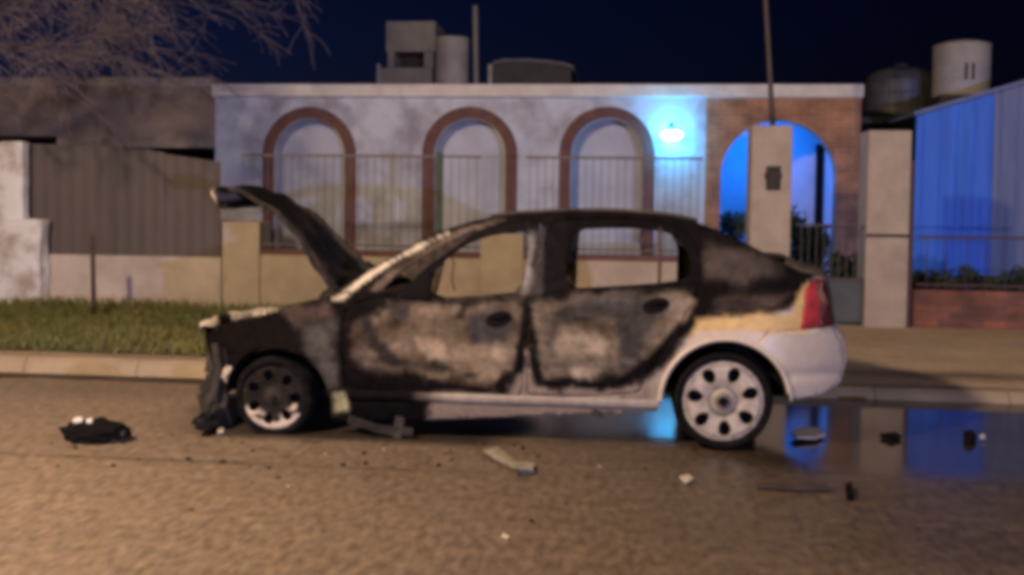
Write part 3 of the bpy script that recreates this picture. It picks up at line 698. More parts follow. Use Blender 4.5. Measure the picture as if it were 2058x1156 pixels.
# --- fire damage map, with the A-pillar highlight painted in, laid out on the bodywork
INT = (.52, .445, .375, .38); CHAR = (.006, .005, .006, .8)
LAY = [
 ((.235, .19, .16, .52), [(600, 500), (1340, 500), (1345, 720), (1320, 900), (600, 900)], 40, 20),
 ((.008, .0065, .007, .78), [(380, 280), (1720, 280), (1720, 548), (1640, 560), (1612, 600), (1590, 628), (1520, 636), (1430, 640), (1390, 672), (1345, 725), (1300, 768), (1240, 775), (1160, 785), (1090, 778), (1060, 700), (1044, 765), (1010, 795), (940, 788), (850, 790), (800, 850), (680, 880), (380, 900)], 9, 10),
 ((.14, .108, .082, .75), [(712, 655), (760, 622), (860, 606), (1048, 592), (1046, 690), (1030, 742), (992, 778), (930, 772), (850, 752), (790, 742), (740, 750), (712, 715)], 12, 22),
 ((.27, .21, .155, .7), [(840, 690), (920, 700), (1000, 700), (1015, 740), (980, 765), (880, 745)], 14, 18),
 ((.05, .045, .05, .7), [(935, 628), (1015, 618), (1040, 650), (1010, 690), (950, 695)], 10, 12),
 ((.05, .04, .04, .75), [(778, 610), (822, 606), (818, 650), (790, 655)], 10, 10),
 ((.09, .07, .06, .7), [(715, 690), (790, 720), (800, 760), (710, 770)], 18, 20),
 ((.14, .112, .088, .75), [(1066, 612), (1130, 598), (1250, 592), (1395, 585), (1370, 640), (1320, 695), (1245, 752), (1160, 758), (1098, 758), (1075, 690)], 10, 16),
 ((.06, .055, .055, .75), [(1110, 612), (1230, 592), (1320, 596), (1318, 650), (1290, 720), (1252, 735), (1235, 650), (1180, 632), (1120, 650)], 12, 16),
 ((.29, .235, .185, .7), [(1120, 655), (1200, 640), (1230, 690), (1220, 735), (1150, 748), (1110, 710)], 14, 18),
 ((.2, .16, .12, .7), [(1290, 705), (1340, 655), (1380, 600), (1398, 602), (1352, 668), (1300, 722)], 6, 6),
 ((.06, .047, .042, .62), [(1420, 490), (1500, 505), (1570, 548), (1500, 575), (1420, 560)], 18, 14),
 ((.085, .058, .048, .62), [(1440, 600), (1520, 592), (1585, 590), (1570, 615), (1500, 622), (1440, 625)], 12, 10),
 ((.62, .43, .17, .5), [(1402, 645), (1500, 636), (1590, 630), (1606, 590), (1622, 575), (1622, 668), (1400, 668), (1385, 685)], 6, 8),
 ((.065, .06, .06, .7), [(600, 650), (670, 640), (676, 770), (655, 790), (625, 720)], 14, 14),
 ((.07, .05, .045, .7), [(560, 620), (660, 605), (670, 640), (600, 650)], 12, 10),
 ((.006, .005, .006, .85), [(684, 712), (740, 742), (800, 752), (850, 778), (870, 800), (850, 870), (700, 870), (690, 780)], 10, 12),
 ((.006, .005, .006, .85), [(1040, 700), (1052, 620), (1068, 620), (1072, 700), (1092, 770), (1160, 772), (1240, 768), (1300, 725), (1355, 655), (1362, 665), (1310, 740), (1250, 780), (1150, 784), (1078, 780), (1058, 700), (1046, 760), (1012, 796), (940, 790), (860, 772), (860, 764), (940, 778), (1008, 784), (1032, 750)], 5, 8),
 ((.03, .026, .025, .78), [(720, 640), (745, 632), (760, 690), (800, 722), (870, 728), (960, 752), (955, 760), (870, 745), (790, 738), (740, 700)], 8, 12),
 ((.045, .04, .04, .78), [(1100, 640), (1150, 622), (1235, 612), (1262, 640), (1270, 700), (1252, 742), (1240, 738), (1248, 690), (1232, 640), (1180, 636), (1130, 650), (1108, 700), (1100, 690)], 14, 18),
 ((.02, .018, .018, .78), [(860, 606), (960, 598), (1046, 594), (1046, 604), (960, 612), (930, 640), (915, 640), (925, 612), (860, 616)], 6, 10),
 ((.35, .33, .2, .6), [(668, 790), (695, 786), (700, 825), (672, 828)], 6, 6),
 ((.2, .185, .19, .7), [(1062, 466), (1080, 466), (1066, 580), (1052, 590)], 6, 8),
 ((.05, .045, .05, .75), [(1078, 455), (1098, 455), (1088, 590), (1070, 590)], 6, 8),
 ((.01, .009, .01, .85), [(1094, 440), (1138, 440), (1142, 585), (1094, 582)], 6, 4),
 ((.012, .011, .012, .85), [(800, 590), (860, 530), (945, 466), (1065, 438), (1065, 462), (1000, 472), (945, 495), (880, 545), (866, 605), (800, 605)], 5, 4),
 ((.6, .52, .42, .5), [(664, 606), (740, 548), (830, 498), (900, 465), (905, 470), (860, 491), (780, 534), (725, 572), (690, 602)], 4, 4),  # pale ash rim that also paints the highlight along the A-pillar
 ((.1, .075, .06, .7), [(860, 494), (905, 468), (1000, 440), (1012, 444), (950, 464), (870, 508), (800, 552), (770, 580), (740, 585), (790, 540)], 4, 4),
]
def damage(v):
    px, py = proj(v); n = noise.noise(Vector((px*.02, py*.02, 0)))+.5*noise.noise(Vector((px*.06, py*.06, 4)))+.25*noise.noise(Vector((px*.15, py*.15, 9)))
    c = list(INT)
    # light rusty scorching fading into the paint
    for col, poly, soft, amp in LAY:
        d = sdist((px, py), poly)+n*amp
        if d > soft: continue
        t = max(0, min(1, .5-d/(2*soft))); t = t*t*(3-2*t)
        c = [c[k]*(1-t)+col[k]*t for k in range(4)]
    f = noise.noise(Vector((px*.009, py*.022, 31)))+.3*noise.noise(Vector((px*.035, py*.07, 7)))
    if c[3] > .6 and c[0] > .06:
        k = 1+1.0*f; c = [c[0]*k, c[1]*k*(1+.04*f), c[2]*k*(1+.12*f), c[3]]
    return tuple(max(.004, q) for q in c)
def panel(name, outer, holes, parent, far=False, step=.022, off=0, thick=.012, m=None, dmg=True):
    P, Fc = sheet2d(outer, holes, step)
    V = [side_pt(x, z, far, off) for x, z in P]
    if not far: Fc = [tuple(f) for f in Fc]
    else: Fc = [tuple(reversed(f)) for f in Fc]
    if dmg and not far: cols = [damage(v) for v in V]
    else: cols = [(.09+.05*noise.noise(v*3), .07+.04*noise.noise(v*3), .055+.03*noise.noise(v*3), .7) for v in V]
    if not far:
        for v in V:
            v.y += .006*noise.noise(v*5) if v.x < .9 else 0
    o = mesh(name, V, Fc, m or M['paint'], smooth=True, cols=cols); keep(o, parent)
    s = o.modifiers.new('thickness', 'SOLIDIFY'); s.thickness = thick; s.offset = -1
    return o
car = empty('burnt_car', (-.6, YM, 0), 'burnt out silver car with raised bonnet and no glass, parked at the kerb', 'car')
TOP = [(412, 660), (470, 645), (545, 630), (600, 612), (645, 600), (672, 592), (740, 545), (800, 507), (870, 470), (950, 444), (1010, 433), (1080, 427), (1160, 424), (1250, 425), (1330, 431), (1390, 443), (1440, 462), (1500, 489), (1560, 521), (1610, 548), (1640, 552)]
REAR = [(1655, 560), (1664, 600), (1672, 655), (1690, 690), (1694, 730), (1684, 768), (1650, 792), (1602, 802)]
def arc(cx, cy, rx, ry, a0, a1, n): return [(cx+rx*cos(radians(a0+(a1-a0)*k/n)), cy-ry*sin(radians(a0+(a1-a0)*k/n))) for k in range(n+1)]
WAR = arc(1457, 808, 130, 126, 5, 178, 18)
SILL = [(1322, 826), (1200, 833), (1050, 837), (850, 845), (668, 850)]
WAF = arc(552, 815, 112, 112, -8, 168, 16)
FRONT = [(438, 790), (428, 730), (414, 690)]
outer = SP(TOP+REAR+WAR+SILL+WAF+FRONT)
fd = SP(chaikin([(686, 650), (694, 625), (722, 604), (800, 592), (832, 564), (864, 535), (900, 511), (955, 472), (1010, 449), (1088, 440), (1086, 480), (1066, 560), (1056, 640), (1052, 720), (1050, 790), (1038, 800), (712, 812), (697, 800), (686, 730)], 1))
rd = SP(chaikin([(1096, 441), (1250, 437), (1335, 445), (1388, 466), (1410, 510), (1408, 560), (1398, 598), (1368, 655), (1330, 706), (1302, 750), (1288, 786), (1276, 794), (1062, 800), (1058, 780), (1060, 700), (1064, 610), (1076, 545), (1090, 480)], 1))
qw = SP(chaikin([(762, 588), (795, 556), (856, 512), (930, 474), (962, 462), (948, 474), (896, 510), (860, 534), (826, 566), (804, 588)], 1))
fw = SP(chaikin([(866, 600), (869, 550), (905, 512), (950, 484), (1000, 469), (1066, 462), (1062, 510), (1048, 586), (990, 592)], 1))
rw = SP(chaikin([(1134, 580), (1146, 500), (1152, 460), (1250, 457), (1330, 462), (1366, 478), (1388, 520), (1388, 556), (1350, 567), (1240, 575)], 1))
tl = SP([(1620, 580), (1640, 560), (1656, 562), (1664, 600), (1671, 655), (1611, 662), (1614, 640), (1620, 612)])
bump_out = SP([(1608, 663), (1671, 656), (1690, 690), (1694, 730), (1684, 768), (1650, 792), (1602, 802)]+arc(1457, 808, 130, 126, 5, 62, 8)+[(1545, 668)])
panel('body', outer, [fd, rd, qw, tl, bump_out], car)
body = car.children[0]
P2 = SP(TOP)
panel('front_door', [( (x-sum(q[0] for q in fd)/len(fd))*.992+sum(q[0] for q in fd)/len(fd), (z-sum(q[1] for q in fd)/len(fd))*.99+sum(q[1] for q in fd)/len(fd)) for x, z in fd], [fw], car, off=.004)
fdoor = car.children[-1] if False else [c for c in car.children if c.name.startswith('front_door')][0]
fdoor['label'] = 'front door burnt to bare tan metal'
panel('rear_door', [( (x-sum(q[0] for q in rd)/len(rd))*.992+sum(q[0] for q in rd)/len(rd), (z-sum(q[1] for q in rd)/len(rd))*.99+sum(q[1] for q in rd)/len(rd)) for x, z in rd], [rw], car, off=.004)
rdoor = [c for c in car.children if c.name.startswith('rear_door')][0]
rdoor['label'] = 'rear door with patchy charring and a slim quarter window'
panel('rear_bumper', bump_out, [], car, off=-.012, thick=.02)
panel('tail_light', tl, [], car, off=-.014, thick=.03, m=M['redlamp'], dmg=False)
# dark outer strip of the lamp
tl2 = SP([(1638, 561), (1655, 561), (1664, 600), (1671, 654), (1645, 659), (1647, 610)])
tlo = [c for c in car.children if c.name.startswith('tail_light')][0]
def sub(o, parent): o.parent = parent; o.matrix_parent_inverse = Matrix.Translation(-car.location); o.matrix_parent_inverse = Matrix(); return o
def subpanel(name, outer, parent, **k):
    o = panel(name, outer, [], car, **k); o.parent = parent; o.matrix_parent_inverse = Matrix(); return o
subpanel('smoked_strip', tl2, tlo, off=-.022, thick=.01, m=M['ambl'], dmg=False, step=.03)
def submb(mb, name, m, parent, **k):
    o = mesh(name, mb.V, mb.F, m, **{kk: v for kk, v in k.items() if kk in ('smooth', 'label')}); o.parent = parent
    if k.get('bevel'): b = o.modifiers.new('bevel', 'BEVEL'); b.width = k['bevel']; b.segments = 2
    return o
# window divider, handles and door hardware
xd, zd0 = S(1325, 568); _, zd1 = S(1325, 462)
submb(MB().tube([side_pt(xd, zd0-.01, off=.01), side_pt(xd+.005, zd1+.01, off=.01)], .011, 6), 'divider', M['rust'], rdoor)
def handle(px, py, parent, wd=.1):
    x, z = S(px, py)
    V = []; Fc = []
    n = 20; c = side_pt(x, z, off=-.004)
    V = [c+Vector((0, -.003, 0))]
    for k in range(n): t = 2*pi*k/n; V.append(side_pt(x+wd*.8*cos(t), z+.045*sin(t)+.016*cos(t), off=-.005))
    Fc = [(0, 1+k, 1+(k+1) % n) for k in range(n)]
    submb(MB().add(V, Fc), 'handle_recess', M['dark'], parent)
    p0 = side_pt(x-wd*.45, z+.012, off=-.016); p1 = side_pt(x+wd*.45, z+.02, off=-.016)
    submb(MB().tube([p0+Vector((0, .02, 0)), p0, (p0+p1)/2+Vector((0, -.012, 0)), p1, p1+Vector((0, .02, 0))], .009, 6), 'handle', M['dark'], parent, smooth=True)
handle(1002, 641, fdoor); handle(1318, 614, rdoor)
# mirror stump, burnt
x, z = S(838, 570)
tri = SP([(806, 598), (812, 578), (860, 540), (868, 545), (864, 604)])
subpanel('mirror_base', tri, fdoor, off=-.01, thick=.03, m=M['dark'], dmg=False, step=.03)
# sill strip
sx0, sz0 = S(850, 822); sx1, sz1 = S(1322, 808)
V = []; Fc = []; C = []
for k in range(61):
    x = S(700+622*k/60, 815)[0]
    for (o_, zz) in ((.0, .3), (-.012, .292), (-.014, .262), (-.006, .236), (.05, .226)):
        p = side_pt(x, zz-.0, off=o_); V.append(p); t = max(0, min(1, (700+622*k/60-830)/70)); n = noise.noise(p*4)
        C.append((.008+(.3+.05*n)*t, .007+(.26+.05*n)*t, .007+(.23+.05*n)*t, .8-.3*t))
for k in range(60):
    for j in range(4): a = k*5+j; Fc.append((a, a+5, a+6, a+1))
C = [tuple(max(.006, q) for q in c_) for c_ in C]
o = mesh('sill', V, Fc, M['paint'], smooth=True, cols=C); keep(o, car)
# rear wheel arch lip
lip = []
for k in range(25):
    px, py = arc(1457, 808, 131, 127, 2, 178, 24)[k]; x, z = S(px, py); lip.append(side_pt(x, z, off=-.012))
C = [damage(p) for p in lip for _ in range(8)]
mb = MB().tube(lip, .016, 8, cap=False); o = mesh('arch_lip', mb.V, mb.F, M['paint'], smooth=True, cols=[(.58, .5, .42, .4)]*len(mb.V)); keep(o, car)
# far side
fo = [(x, max(z-.006, .31)) for x, z in outer]
dn = lambda H: [(x, z-.16 if z < 1.08 else z+.02) for x, z in H]
ffw = SP(chaikin([(760, 592), (800, 552), (862, 506), (930, 474), (1000, 458), (1078, 454), (1072, 510), (1062, 592)], 1))
panel('far_side', fo, [[(x, z-.2 if z < 1.05 else z) for x, z in ffw], [(x, z-.2 if z < 1.08 else z+.02) for x, z in rw]], car, far=True, step=.06, dmg=False)
# roof, crossbeams, deck and tail
def cross(name, pts, m, amp=.05, n=14, off=0, dx=0, cols=None, thick=.012, wave=0):
    V = []; Fc = []
    for (x, z) in pts:
        for j in range(n+1):
            t = j/n; a = side_pt(x, z, off=off); b = side_pt(x, z, True, off=off); p = a.lerp(b, t); s = 1-(2*t-1)**2
            p.z += amp*s+wave*noise.noise(p*3)*s; p.x += dx*s; V.append(p)
    for i in range(len(pts)-1):
        for j in range(n): a = i*(n+1)+j; Fc.append((a, a+1, a+n+2, a+n+1))
    o = mesh(name, V, Fc, m, smooth=True); keep(o, car); s = o.modifiers.new('t', 'SOLIDIFY'); s.thickness = thick; s.offset = -1; return o
roofpts = SP(dense([(985, 437), (1080, 427), (1160, 424), (1250, 425), (1330, 431), (1400, 446)], 20)[:22])
M['roofchar'] = mat('scorched_roof', (.03, .026, .026), (.1, .08, .065), 5, .75, .5, 14, spec=.15)
roofpts = SP([(985, 438), (1010, 433), (1045, 430), (1080, 427.5), (1120, 425.5), (1160, 424.5), (1205, 424.5), (1250, 425.5), (1290, 428), (1330, 431.5), (1365, 437), (1400, 446)])
cross('roof', roofpts, M['roofchar'], amp=-.014, wave=.014, thick=.02)
deck = SP([(1575, 530), (1610, 548), (1640, 553), (1656, 561), (1664, 600), (1672, 655)])
cross('boot_lid', deck, M['roofchar'], amp=.02, dx=.09)
tail = SP([(1672, 657), (1690, 690), (1694, 730), (1684, 768), (1650, 790)])
o = cross('tail_panel', tail, mat('silver_paint', (.52, .445, .375), (.42, .36, .3), 4, .38), amp=0, dx=.1)
cowl = SP([(640, 605), (672, 594), (700, 590), (720, 600)])
cross('cowl', cowl, M['char'], amp=.03, dx=-.1)
# slam panel and headlamp remains across the nose
x, z = S(414, 655)
V = []; Fc = []; n = 24
for j in range(n+1):
    t = j/n; y = YN+.2+(CW-.4)*t; s = 1-(2*t-1)**2
    xx = x-.0-.14*s+.015*noise.noise(Vector((t*9, 0, 0))); zz = z+.0+.02*noise.noise(Vector((t*7, 2, 0)))
    for (a, b) in ((0, -.06), (-.01, .0), (.02, .012), (.1, .008), (.12, -.04)): V.append((xx+a, y, zz+b))
for j in range(n):
    for k in range(4): a = j*5+k; Fc.append((a, a+1, a+6, a+5))
o = mesh('slam_panel', V, Fc, M['ash'], smooth=True); keep(o, car)
# burnt engine lump, inner wings, wheel housings and floor
def lump(name, c, r, m, par, seed=0, sub_=3, amp=.35, zmin=None, freq=2.5, smooth=False):
    bm = bmesh.new(); bmesh.ops.create_icosphere(bm, subdivisions=sub_, radius=1)
    for v in bm.verts:
        d = 1+amp*noise.noise(v.co*freq+Vector((seed*3.1, 0, 0)))+amp*.6*noise.noise(v.co*freq*3+Vector((seed, 5, 0)))
        v.co = Vector((c[0]+v.co.x*r[0]*d, c[1]+v.co.y*r[1]*d, c[2]+v.co.z*r[2]*d))
        if zmin is not None and v.co.z < zmin: v.co.z = zmin+.001*random.random()
    me = bpy.data.meshes.new(name); bm.to_mesh(me); bm.free()
    if smooth:
        for p in me.polygons: p.use_smooth = True
    o = link(name, me, m)
    if par: keep(o, par)
    return o
lump('engine', (-2.2, YM, .52), (.32, .42, .2), M['char'], car, 1)
box('battery', M['char'], -2.42, -2.2, YN+.32, YN+.5, .5, .7, car)
box('floor_pan', M['dark'], -1.75, 1.12, YN+.12, YN+CW-.12, .325, .345, car)
box('firewall', M['dark'], -1.78, -1.74, YN+.1, YN+CW-.1, .28, .84, car)
box('dashboard', M['char'], -1.72, -1.42, YN+.12, YN+CW-.12, .62, .86, car, bevel=.05)
box('boot_floor', M['dark'], .25, 1.22, YN+.2, YN+CW-.2, .36, .62, car)
MB().box(-2.45, -1.8, YN+.3, YN+.33, .3, .62).box(-2.45, -1.8, YN+CW-.33, YN+CW-.3, .3, .62).box(-2.5, -2.47, YN+.2, YN+CW-.2, .25, .62).build('inner_wing', M['dark'], car)
for xs in (-.95, ):
    for yc in (YN+.42, YN+CW-.42):
        mb = MB()
        mb.box(xs-.22, xs+.24, yc-.2, yc+.2, .4, .44)
        mb.tube([(xs+.22, yc-.2, .42), (xs+.36, yc-.2, .9), (xs+.36, yc+.2, .9), (xs+.22, yc+.2, .42)], .015, 6)
        for k in range(4): mb.tube([(xs+.24+.03*k, yc-.2, .5+.1*k), (xs+.24+.03*k, yc+.2, .5+.1*k)], .008, 5)
        mb.build('seat_frame', M['seat'], car)
mb = MB(); mb.box(.0, .4, YN+.2, YN+CW-.2, .4, .46); mb.box(.36, .42, YN+.2, YN+CW-.2, .46, .8); mb.build('rear_seat', M['seat'], car)
# steering wheel
mb = MB(); c = Vector((-1.3, YN+.42, .85)); mb.tube([c+Vector((.07*sin(2*pi*k/20), .17*cos(2*pi*k/20), .15*sin(2*pi*k/20))) for k in range(21)], .011, 6, cap=False)
mb.tube([c, c+Vector((-.2, 0, -.1))], .02, 6); mb.build('steering_wheel', M['seat'], car)
for k, pts in enumerate([[(1140, 452), (1150, 475), (1146, 500), (1152, 520)], [(905, 505), (912, 530), (908, 560), (914, 585)], [(1290, 462), (1286, 484), (1292, 505)]]):
    MB().tube([ay(a, b, YN+.5+.2*k) for a, b in pts], .005, 5).build('hanging_wire', M['dark'], car)
# wheel housings
for (px, rr, nm) in ((1457, .385, 'rear'), (552, .335, 'front')):
    x0 = ay(px, 808, YN).x; zc = .32 if nm == 'rear' else .25
    for side in (0, 1):
        y0, y1 = (YN+.03, YN+.42) if side == 0 else (YN+CW-.42, YN+CW-.03)
        V = []; Fc = []
        for k in range(19):
            a = pi*k/18; V += [(x0+rr*cos(a), y0, zc+rr*sin(a)), (x0+rr*cos(a), y1, zc+rr*sin(a))]
        for k in range(18): Fc.append((2*k, 2*k+1, 2*k+3, 2*k+2))
        yi = 1 if side == 0 else 0
        Fc.append(tuple(2*k+yi for k in range(19)))
        o = mesh('wheel_housing', V, Fc, M['dark']); keep(o, car); s = o.modifiers.new('t', 'SOLIDIFY'); s.thickness = .01

# --- wheels
def rim_mesh(R, y, c, m, nh=7, phase=.3, cols=None, hole=(.05, .038)):
    out = [(R*cos(2*pi*k/64), R*sin(2*pi*k/64)) for k in range(64)]
    holes = []
    for h in range(nh):
        a = phase+2*pi*h/nh; hc = .68*R
        L = []
        for k in range(14):
            t = 2*pi*k/14; u = hole[0]*cos(t)*R/.245; v = hole[1]*sin(t)*(1+.15*cos(t))*R/.245
            L.append(((hc+u)*cos(a)-v*sin(a), (hc+u)*sin(a)+v*cos(a)))
        holes.append(L)
    P, Fc = sheet2d(out, holes, .011)
    V = []
    for x, z in P:
        r = sqrt(x*x+z*z)/R; a = atan2(z, x)
        d = -.012-.02*exp(-(r/.22)**2)+.012*exp(-((r-.38)/.12)**2)+.02*max(0, (r-.9)/.1)-.008*(.5+.5*cos(nh*(a-phase)))*exp(-((r-.62)/.2)**2)
        if r > .965: d -= .012
        V.append((c[0]+x, y+d, c[2]+z))
    return V, Fc
def wheel(name, c, ty, rimR, tyR, burnt, label, far=False):
    # tyre is the part; rim, hub and nuts its own parts
    prof = [(rimR*.97, .015), (rimR*1.02, -.006), (rimR+.4*(tyR-rimR), -.02), (rimR+.8*(tyR-rimR), -.012), (tyR-.006, .012), (tyR, .04), (tyR, .16), (tyR-.01, .185), (rimR+.6*(tyR-rimR), .205), (rimR*.98, .19)]
    mb = MB().lathe(prof, (c[0], ty, c[2]), 'y', 48)
    if burnt:
        V = []
        for v in mb.V:
            x, y, z = v; n = noise.noise(Vector((x*14, y*14, z*14)))
            rr = sqrt((x-c[0])**2+(z-c[2])**2)
            if rr > rimR*1.05: x += .018*n; z += .018*n; y += .014*n
            V.append((x, y, max(z, .002)))
        mb.V = V
    else: mb.V = [(x, y, max(z, .0)) for x, y, z in mb.V]
    wo = empty(name, (c[0], ty, c[2]), None, None)
    del wo['label']; del wo['category']
    if label: wo['label'] = label
    wo.parent = car; wo.matrix_parent_inverse = Matrix.Translation(-car.location)
    def part(o):
        o.parent = wo; o.matrix_parent_inverse = Matrix.Translation(-wo.location); return o
    part(mesh('tyre', mb.V, mb.F, M['tyre'], smooth=True))
    V, Fc = rim_mesh(rimR, ty+.012, c, None, phase=.3 if not burnt else .9)
    if burnt:
        cols = []
        for v in V:
            zz = (v[2]-c[2])/rimR; xx = (v[0]-c[0])/rimR; n = noise.noise(Vector(v)*16)
            r = sqrt(zz*zz+xx*xx)
            t = max(0, min(1, (-zz-.52+.7*n+.3*abs(xx))*6))*max(0, min(1, (r-.5)*5)); h = .5*exp(-(r/.2)**2)
            cols.append((.02+.6*t+.1*h, .018+.5*t+.09*h, .017+.43*t+.08*h, .8-.35*t))
        o = part(mesh('rim', V, Fc, M['paint'], smooth=True, cols=cols))
    else:
        cols = []
        for v in V:
            xx = (v[0]-c[0])/rimR; zz = (v[2]-c[2])/rimR; rr = sqrt(xx*xx+zz*zz); a = atan2(zz, xx); n = noise.noise(Vector(v)*25)
            g = .7*exp(-((rr-.34)/.05)**2)+.6*exp(-((rr-.9)/.025)**2)+.7*exp(-((rr-.17)/.05)**2)+.35*(.5+.5*cos(7*(a-.3)))**3*exp(-((rr-.5)/.12)**2)
            k = max(.2, 1-g+.25*n); cols.append((.42*k, .36*k, .31*k, .5))
        o = part(mesh('rim', V, Fc, M['paint'], smooth=True, cols=cols))
    s = o.modifiers.new('t', 'SOLIDIFY'); s.thickness = .012; s.offset = -1
    part(MB().lathe([(0, .05), (rimR*.93, .05), (rimR*.96, .03)], (c[0], ty+.0, c[2]), 'y', 32).build('brake_disc', M['dark']))
    mb = MB().lathe([(0, -.03), (.022, -.03), (.03, -.02), (.032, -.008)], (c[0], ty+.0, c[2]), 'y', 20)
    part(mb.build('hub_cap', M['dark'] if not burnt else M['char'], smooth=True))
    return wo
cw = ay(1453, 809, YN+.04); cf = ay(549, 803, YN+.05)
wheel('wheel', (cw.x, 0, .302), YN+.04, .245, .302, False, 'rear wheel with a bright silver seven hole cover')
wheel('wheel', (cf.x, 0, .232), YN+.05, .205, .262, True, 'front wheel burnt to a black rim with bright metal at the bottom')
for (x, nm, R) in ((cw.x, 'rear', .302), (cf.x, 'front', .262)):
    mb = MB().lathe([(0, .0), (.2, 0), (R-.02, .0), (R, .03), (R, .16), (R-.02, .19), (0, .19)], (x+(.09 if nm == 'rear' else 0), YN+CW-.24, min(R, .302) if nm == 'rear' else .232), 'y', 32)
    mb.V = [(a, b, max(c_, .002)) for a, b, c_ in mb.V]; o = mb.build('far_wheel', M['tyre'], car)
# --- raised buckled bonnet
near = [S(a, b) for a, b in [(446, 412), (451, 396), (464, 380), (490, 378), (525, 398), (566, 426), (594, 460), (612, 500), (628, 532), (645, 560), (664, 588)]]
near = chaikin(near, 2, closed=False)
V = []; Fc = []; n = 20; C = []
for i, (x, z) in enumerate(near):
    u = i/(len(near)-1)
    for j in range(n+1):
        t = j/n; s = 1-(2*t-1)**2
        y = YN+.13+(CW-.3)*t+.3*(1-u)**2*(.5-t)
        buck = .05*noise.noise(Vector((u*5, t*3, 1)))+.022*noise.noise(Vector((u*13, t*7, 4)))+.012*s*sin(pi*u)
        zz = z+buck*.6+(.03*t*max(0, 1-u*3))-.045*t*exp(-((u-.55)/.3)**2); xx = x+.11*max(0, 1-u*5)-.14*t*exp(-((u-.5)/.32)**2)+buck*.4
        V.append((xx, y, zz))
        nn = noise.noise(Vector((u*5, t*4, 3)))
        b = .5+.5*nn; g = max(0, min(1, (u-.45)*3))
        tip_glint = exp(-((u-.14)/.05)**2)*max(0, min(1, (.8-t)*3))  # highlights on the bent tip and the far edge are painted into the colour
        far = max(0, t-.72)*2.2*max(0, min(1, (u-.35)*4)); C.append((.01+.09*b*g+.6*tip_glint+.3*far, .009+.068*b*g+.45*tip_glint+.27*far, .01+.052*b*g+.34*tip_glint+.25*far, .8))
for i in range(len(near)-1):
    for j in range(n): a = i*(n+1)+j; Fc.append((a, a+1, a+n+2, a+n+1))
o = mesh('bonnet', V, Fc, M['paint'], smooth=True, cols=C); keep(o, car); s = o.modifiers.new('t', 'SOLIDIFY'); s.thickness = .018; s.offset = -1
o['label'] = 'raised bonnet, charred and buckled'
bon = o
# bent front lip of the bonnet and inner frame ribs
mb = MB()
mb.tube([V[j]-Vector((0.0, 0, .0)) if False else (V[j][0]-.01, V[j][1], V[j][2]-.012) for j in range(0, n+1)], .017, 6)
submb(mb, 'front_lip', M['char'], bon, smooth=True)
mb = MB()
K = len(near)
mb.tube([V[i*(n+1)+0] for i in range(int(K*.3), K)], .017, 6)
submb(mb, 'edge_flange', M['char'], bon, smooth=True)
mb = MB(); hp = V[(K-1)*(n+1)+n]; mb.tube([(hp[0]-.12, hp[1]-.02, hp[2]+.12), (hp[0]+.16, hp[1]-.02, hp[2]-.06)], .014, 6); submb(mb, 'hinge', M['char'], bon)
# --- front remains: hanging bumper strips and melted lump
random.seed(4)
fb = MB()
def strip(mb, P, wd, th=.008):
    P = [Vector(p) for p in P]
    for i in range(len(P)-1):
        a, b = P[i], P[i+1]; d = (b-a).normalized(); s = d.cross(Vector((.3, 1, .2))).normalized()*wd/2; t = d.cross(s).normalized()*th
        mb.add([a-s-t, a+s-t, b+s-t, b-s-t, a-s+t, a+s+t, b+s+t, b-s+t], [(0, 1, 2, 3), (4, 7, 6, 5), (0, 4, 5, 1), (1, 5, 6, 2), (2, 6, 7, 3), (3, 7, 4, 0)])
for k, pts in enumerate([[(432, 690), (440, 740), (430, 790), (412, 812)], [(445, 700), (452, 760), (446, 820), (460, 862)], [(405, 772), (425, 790), (440, 800)], [(402, 790), (414, 830), (436, 852), (470, 866)], [(428, 715), (420, 750), (434, 780)]]):
    P = [ay(a, b, YN+.12+.05*k) for a, b in pts]; strip(fb, P, .05+.02*(k % 3))
o = fb.build('bumper_remains', M['melt'], car)
o = lump('melted_bumper', ay(446, 828, YN+.25), (.07, .4, .09), M['melt'], car, 7, zmin=.003, freq=4)
p = ay(458, 752, YN+.1); lump('lamp_remains', p, (.03, .05, .05), M['ash'], car, 3, freq=3)
p = ay(450, 640, YN+.6); lump('lamp_stub', p, (.04, .08, .035), M['char'], car, 9, freq=3)
p = ay(530, 632, YN+.9); lump('ash_heap', p, (.06, .12, .03), M['ash'], car, 5, freq=3)
# under-sill trailing bits
for pts, wd in (([(805, 838), (798, 880), (806, 906)], .06), ([(700, 842), (760, 862), (830, 868)], .05), ([(1190, 826), (1212, 836)], .04)):
    mb = MB(); strip(mb, [ay(a, b, YN+.04) for a, b in pts], wd); mb.build('hanging_trim', M['melt'], car)

# ------------------------------------------------------------------ debris on the road
random.seed(9)
def debris(name, px, py, r, m, label, seed, cat='debris', freq=3, amp=.4):
    p = az(px, py); e = lump(name, (p.x, p.y, r[2]*.5), r, m, None, seed, zmin=.003, freq=freq, amp=amp)
    e['label'] = label; e['category'] = cat; return e
d1 = empty('burnt_clump', az(192, 888), 'black burnt clump of wreckage with pale bits lying on the road at the left', 'debris')
c = az(195, 886)
for i, (dx, dy, r, m, nm) in enumerate([(0, 0, (.2, .13, .085), 'dark', 'charred_lump'), (-.1, .04, (.11, .08, .075), 'dark', 'charred_lump'), (.12, .0, (.07, .07, .06), 'melt', 'charred_lump'), (-.1, -.03, (.035, .03, .028), 'white', 'pale_scrap'), (-.03, -.02, (.025, .03, .025), 'white', 'pale_scrap'), (.09, -.05, (.03, .02, .02), 'ash', 'pale_scrap')]):
    o = lump(nm, (c.x+dx, c.y+dy, r[2]*.6 if i < 3 else .12-.03*(i == 5)), r, M[m], d1, i, zmin=.003 if i < 3 else None, freq=4)
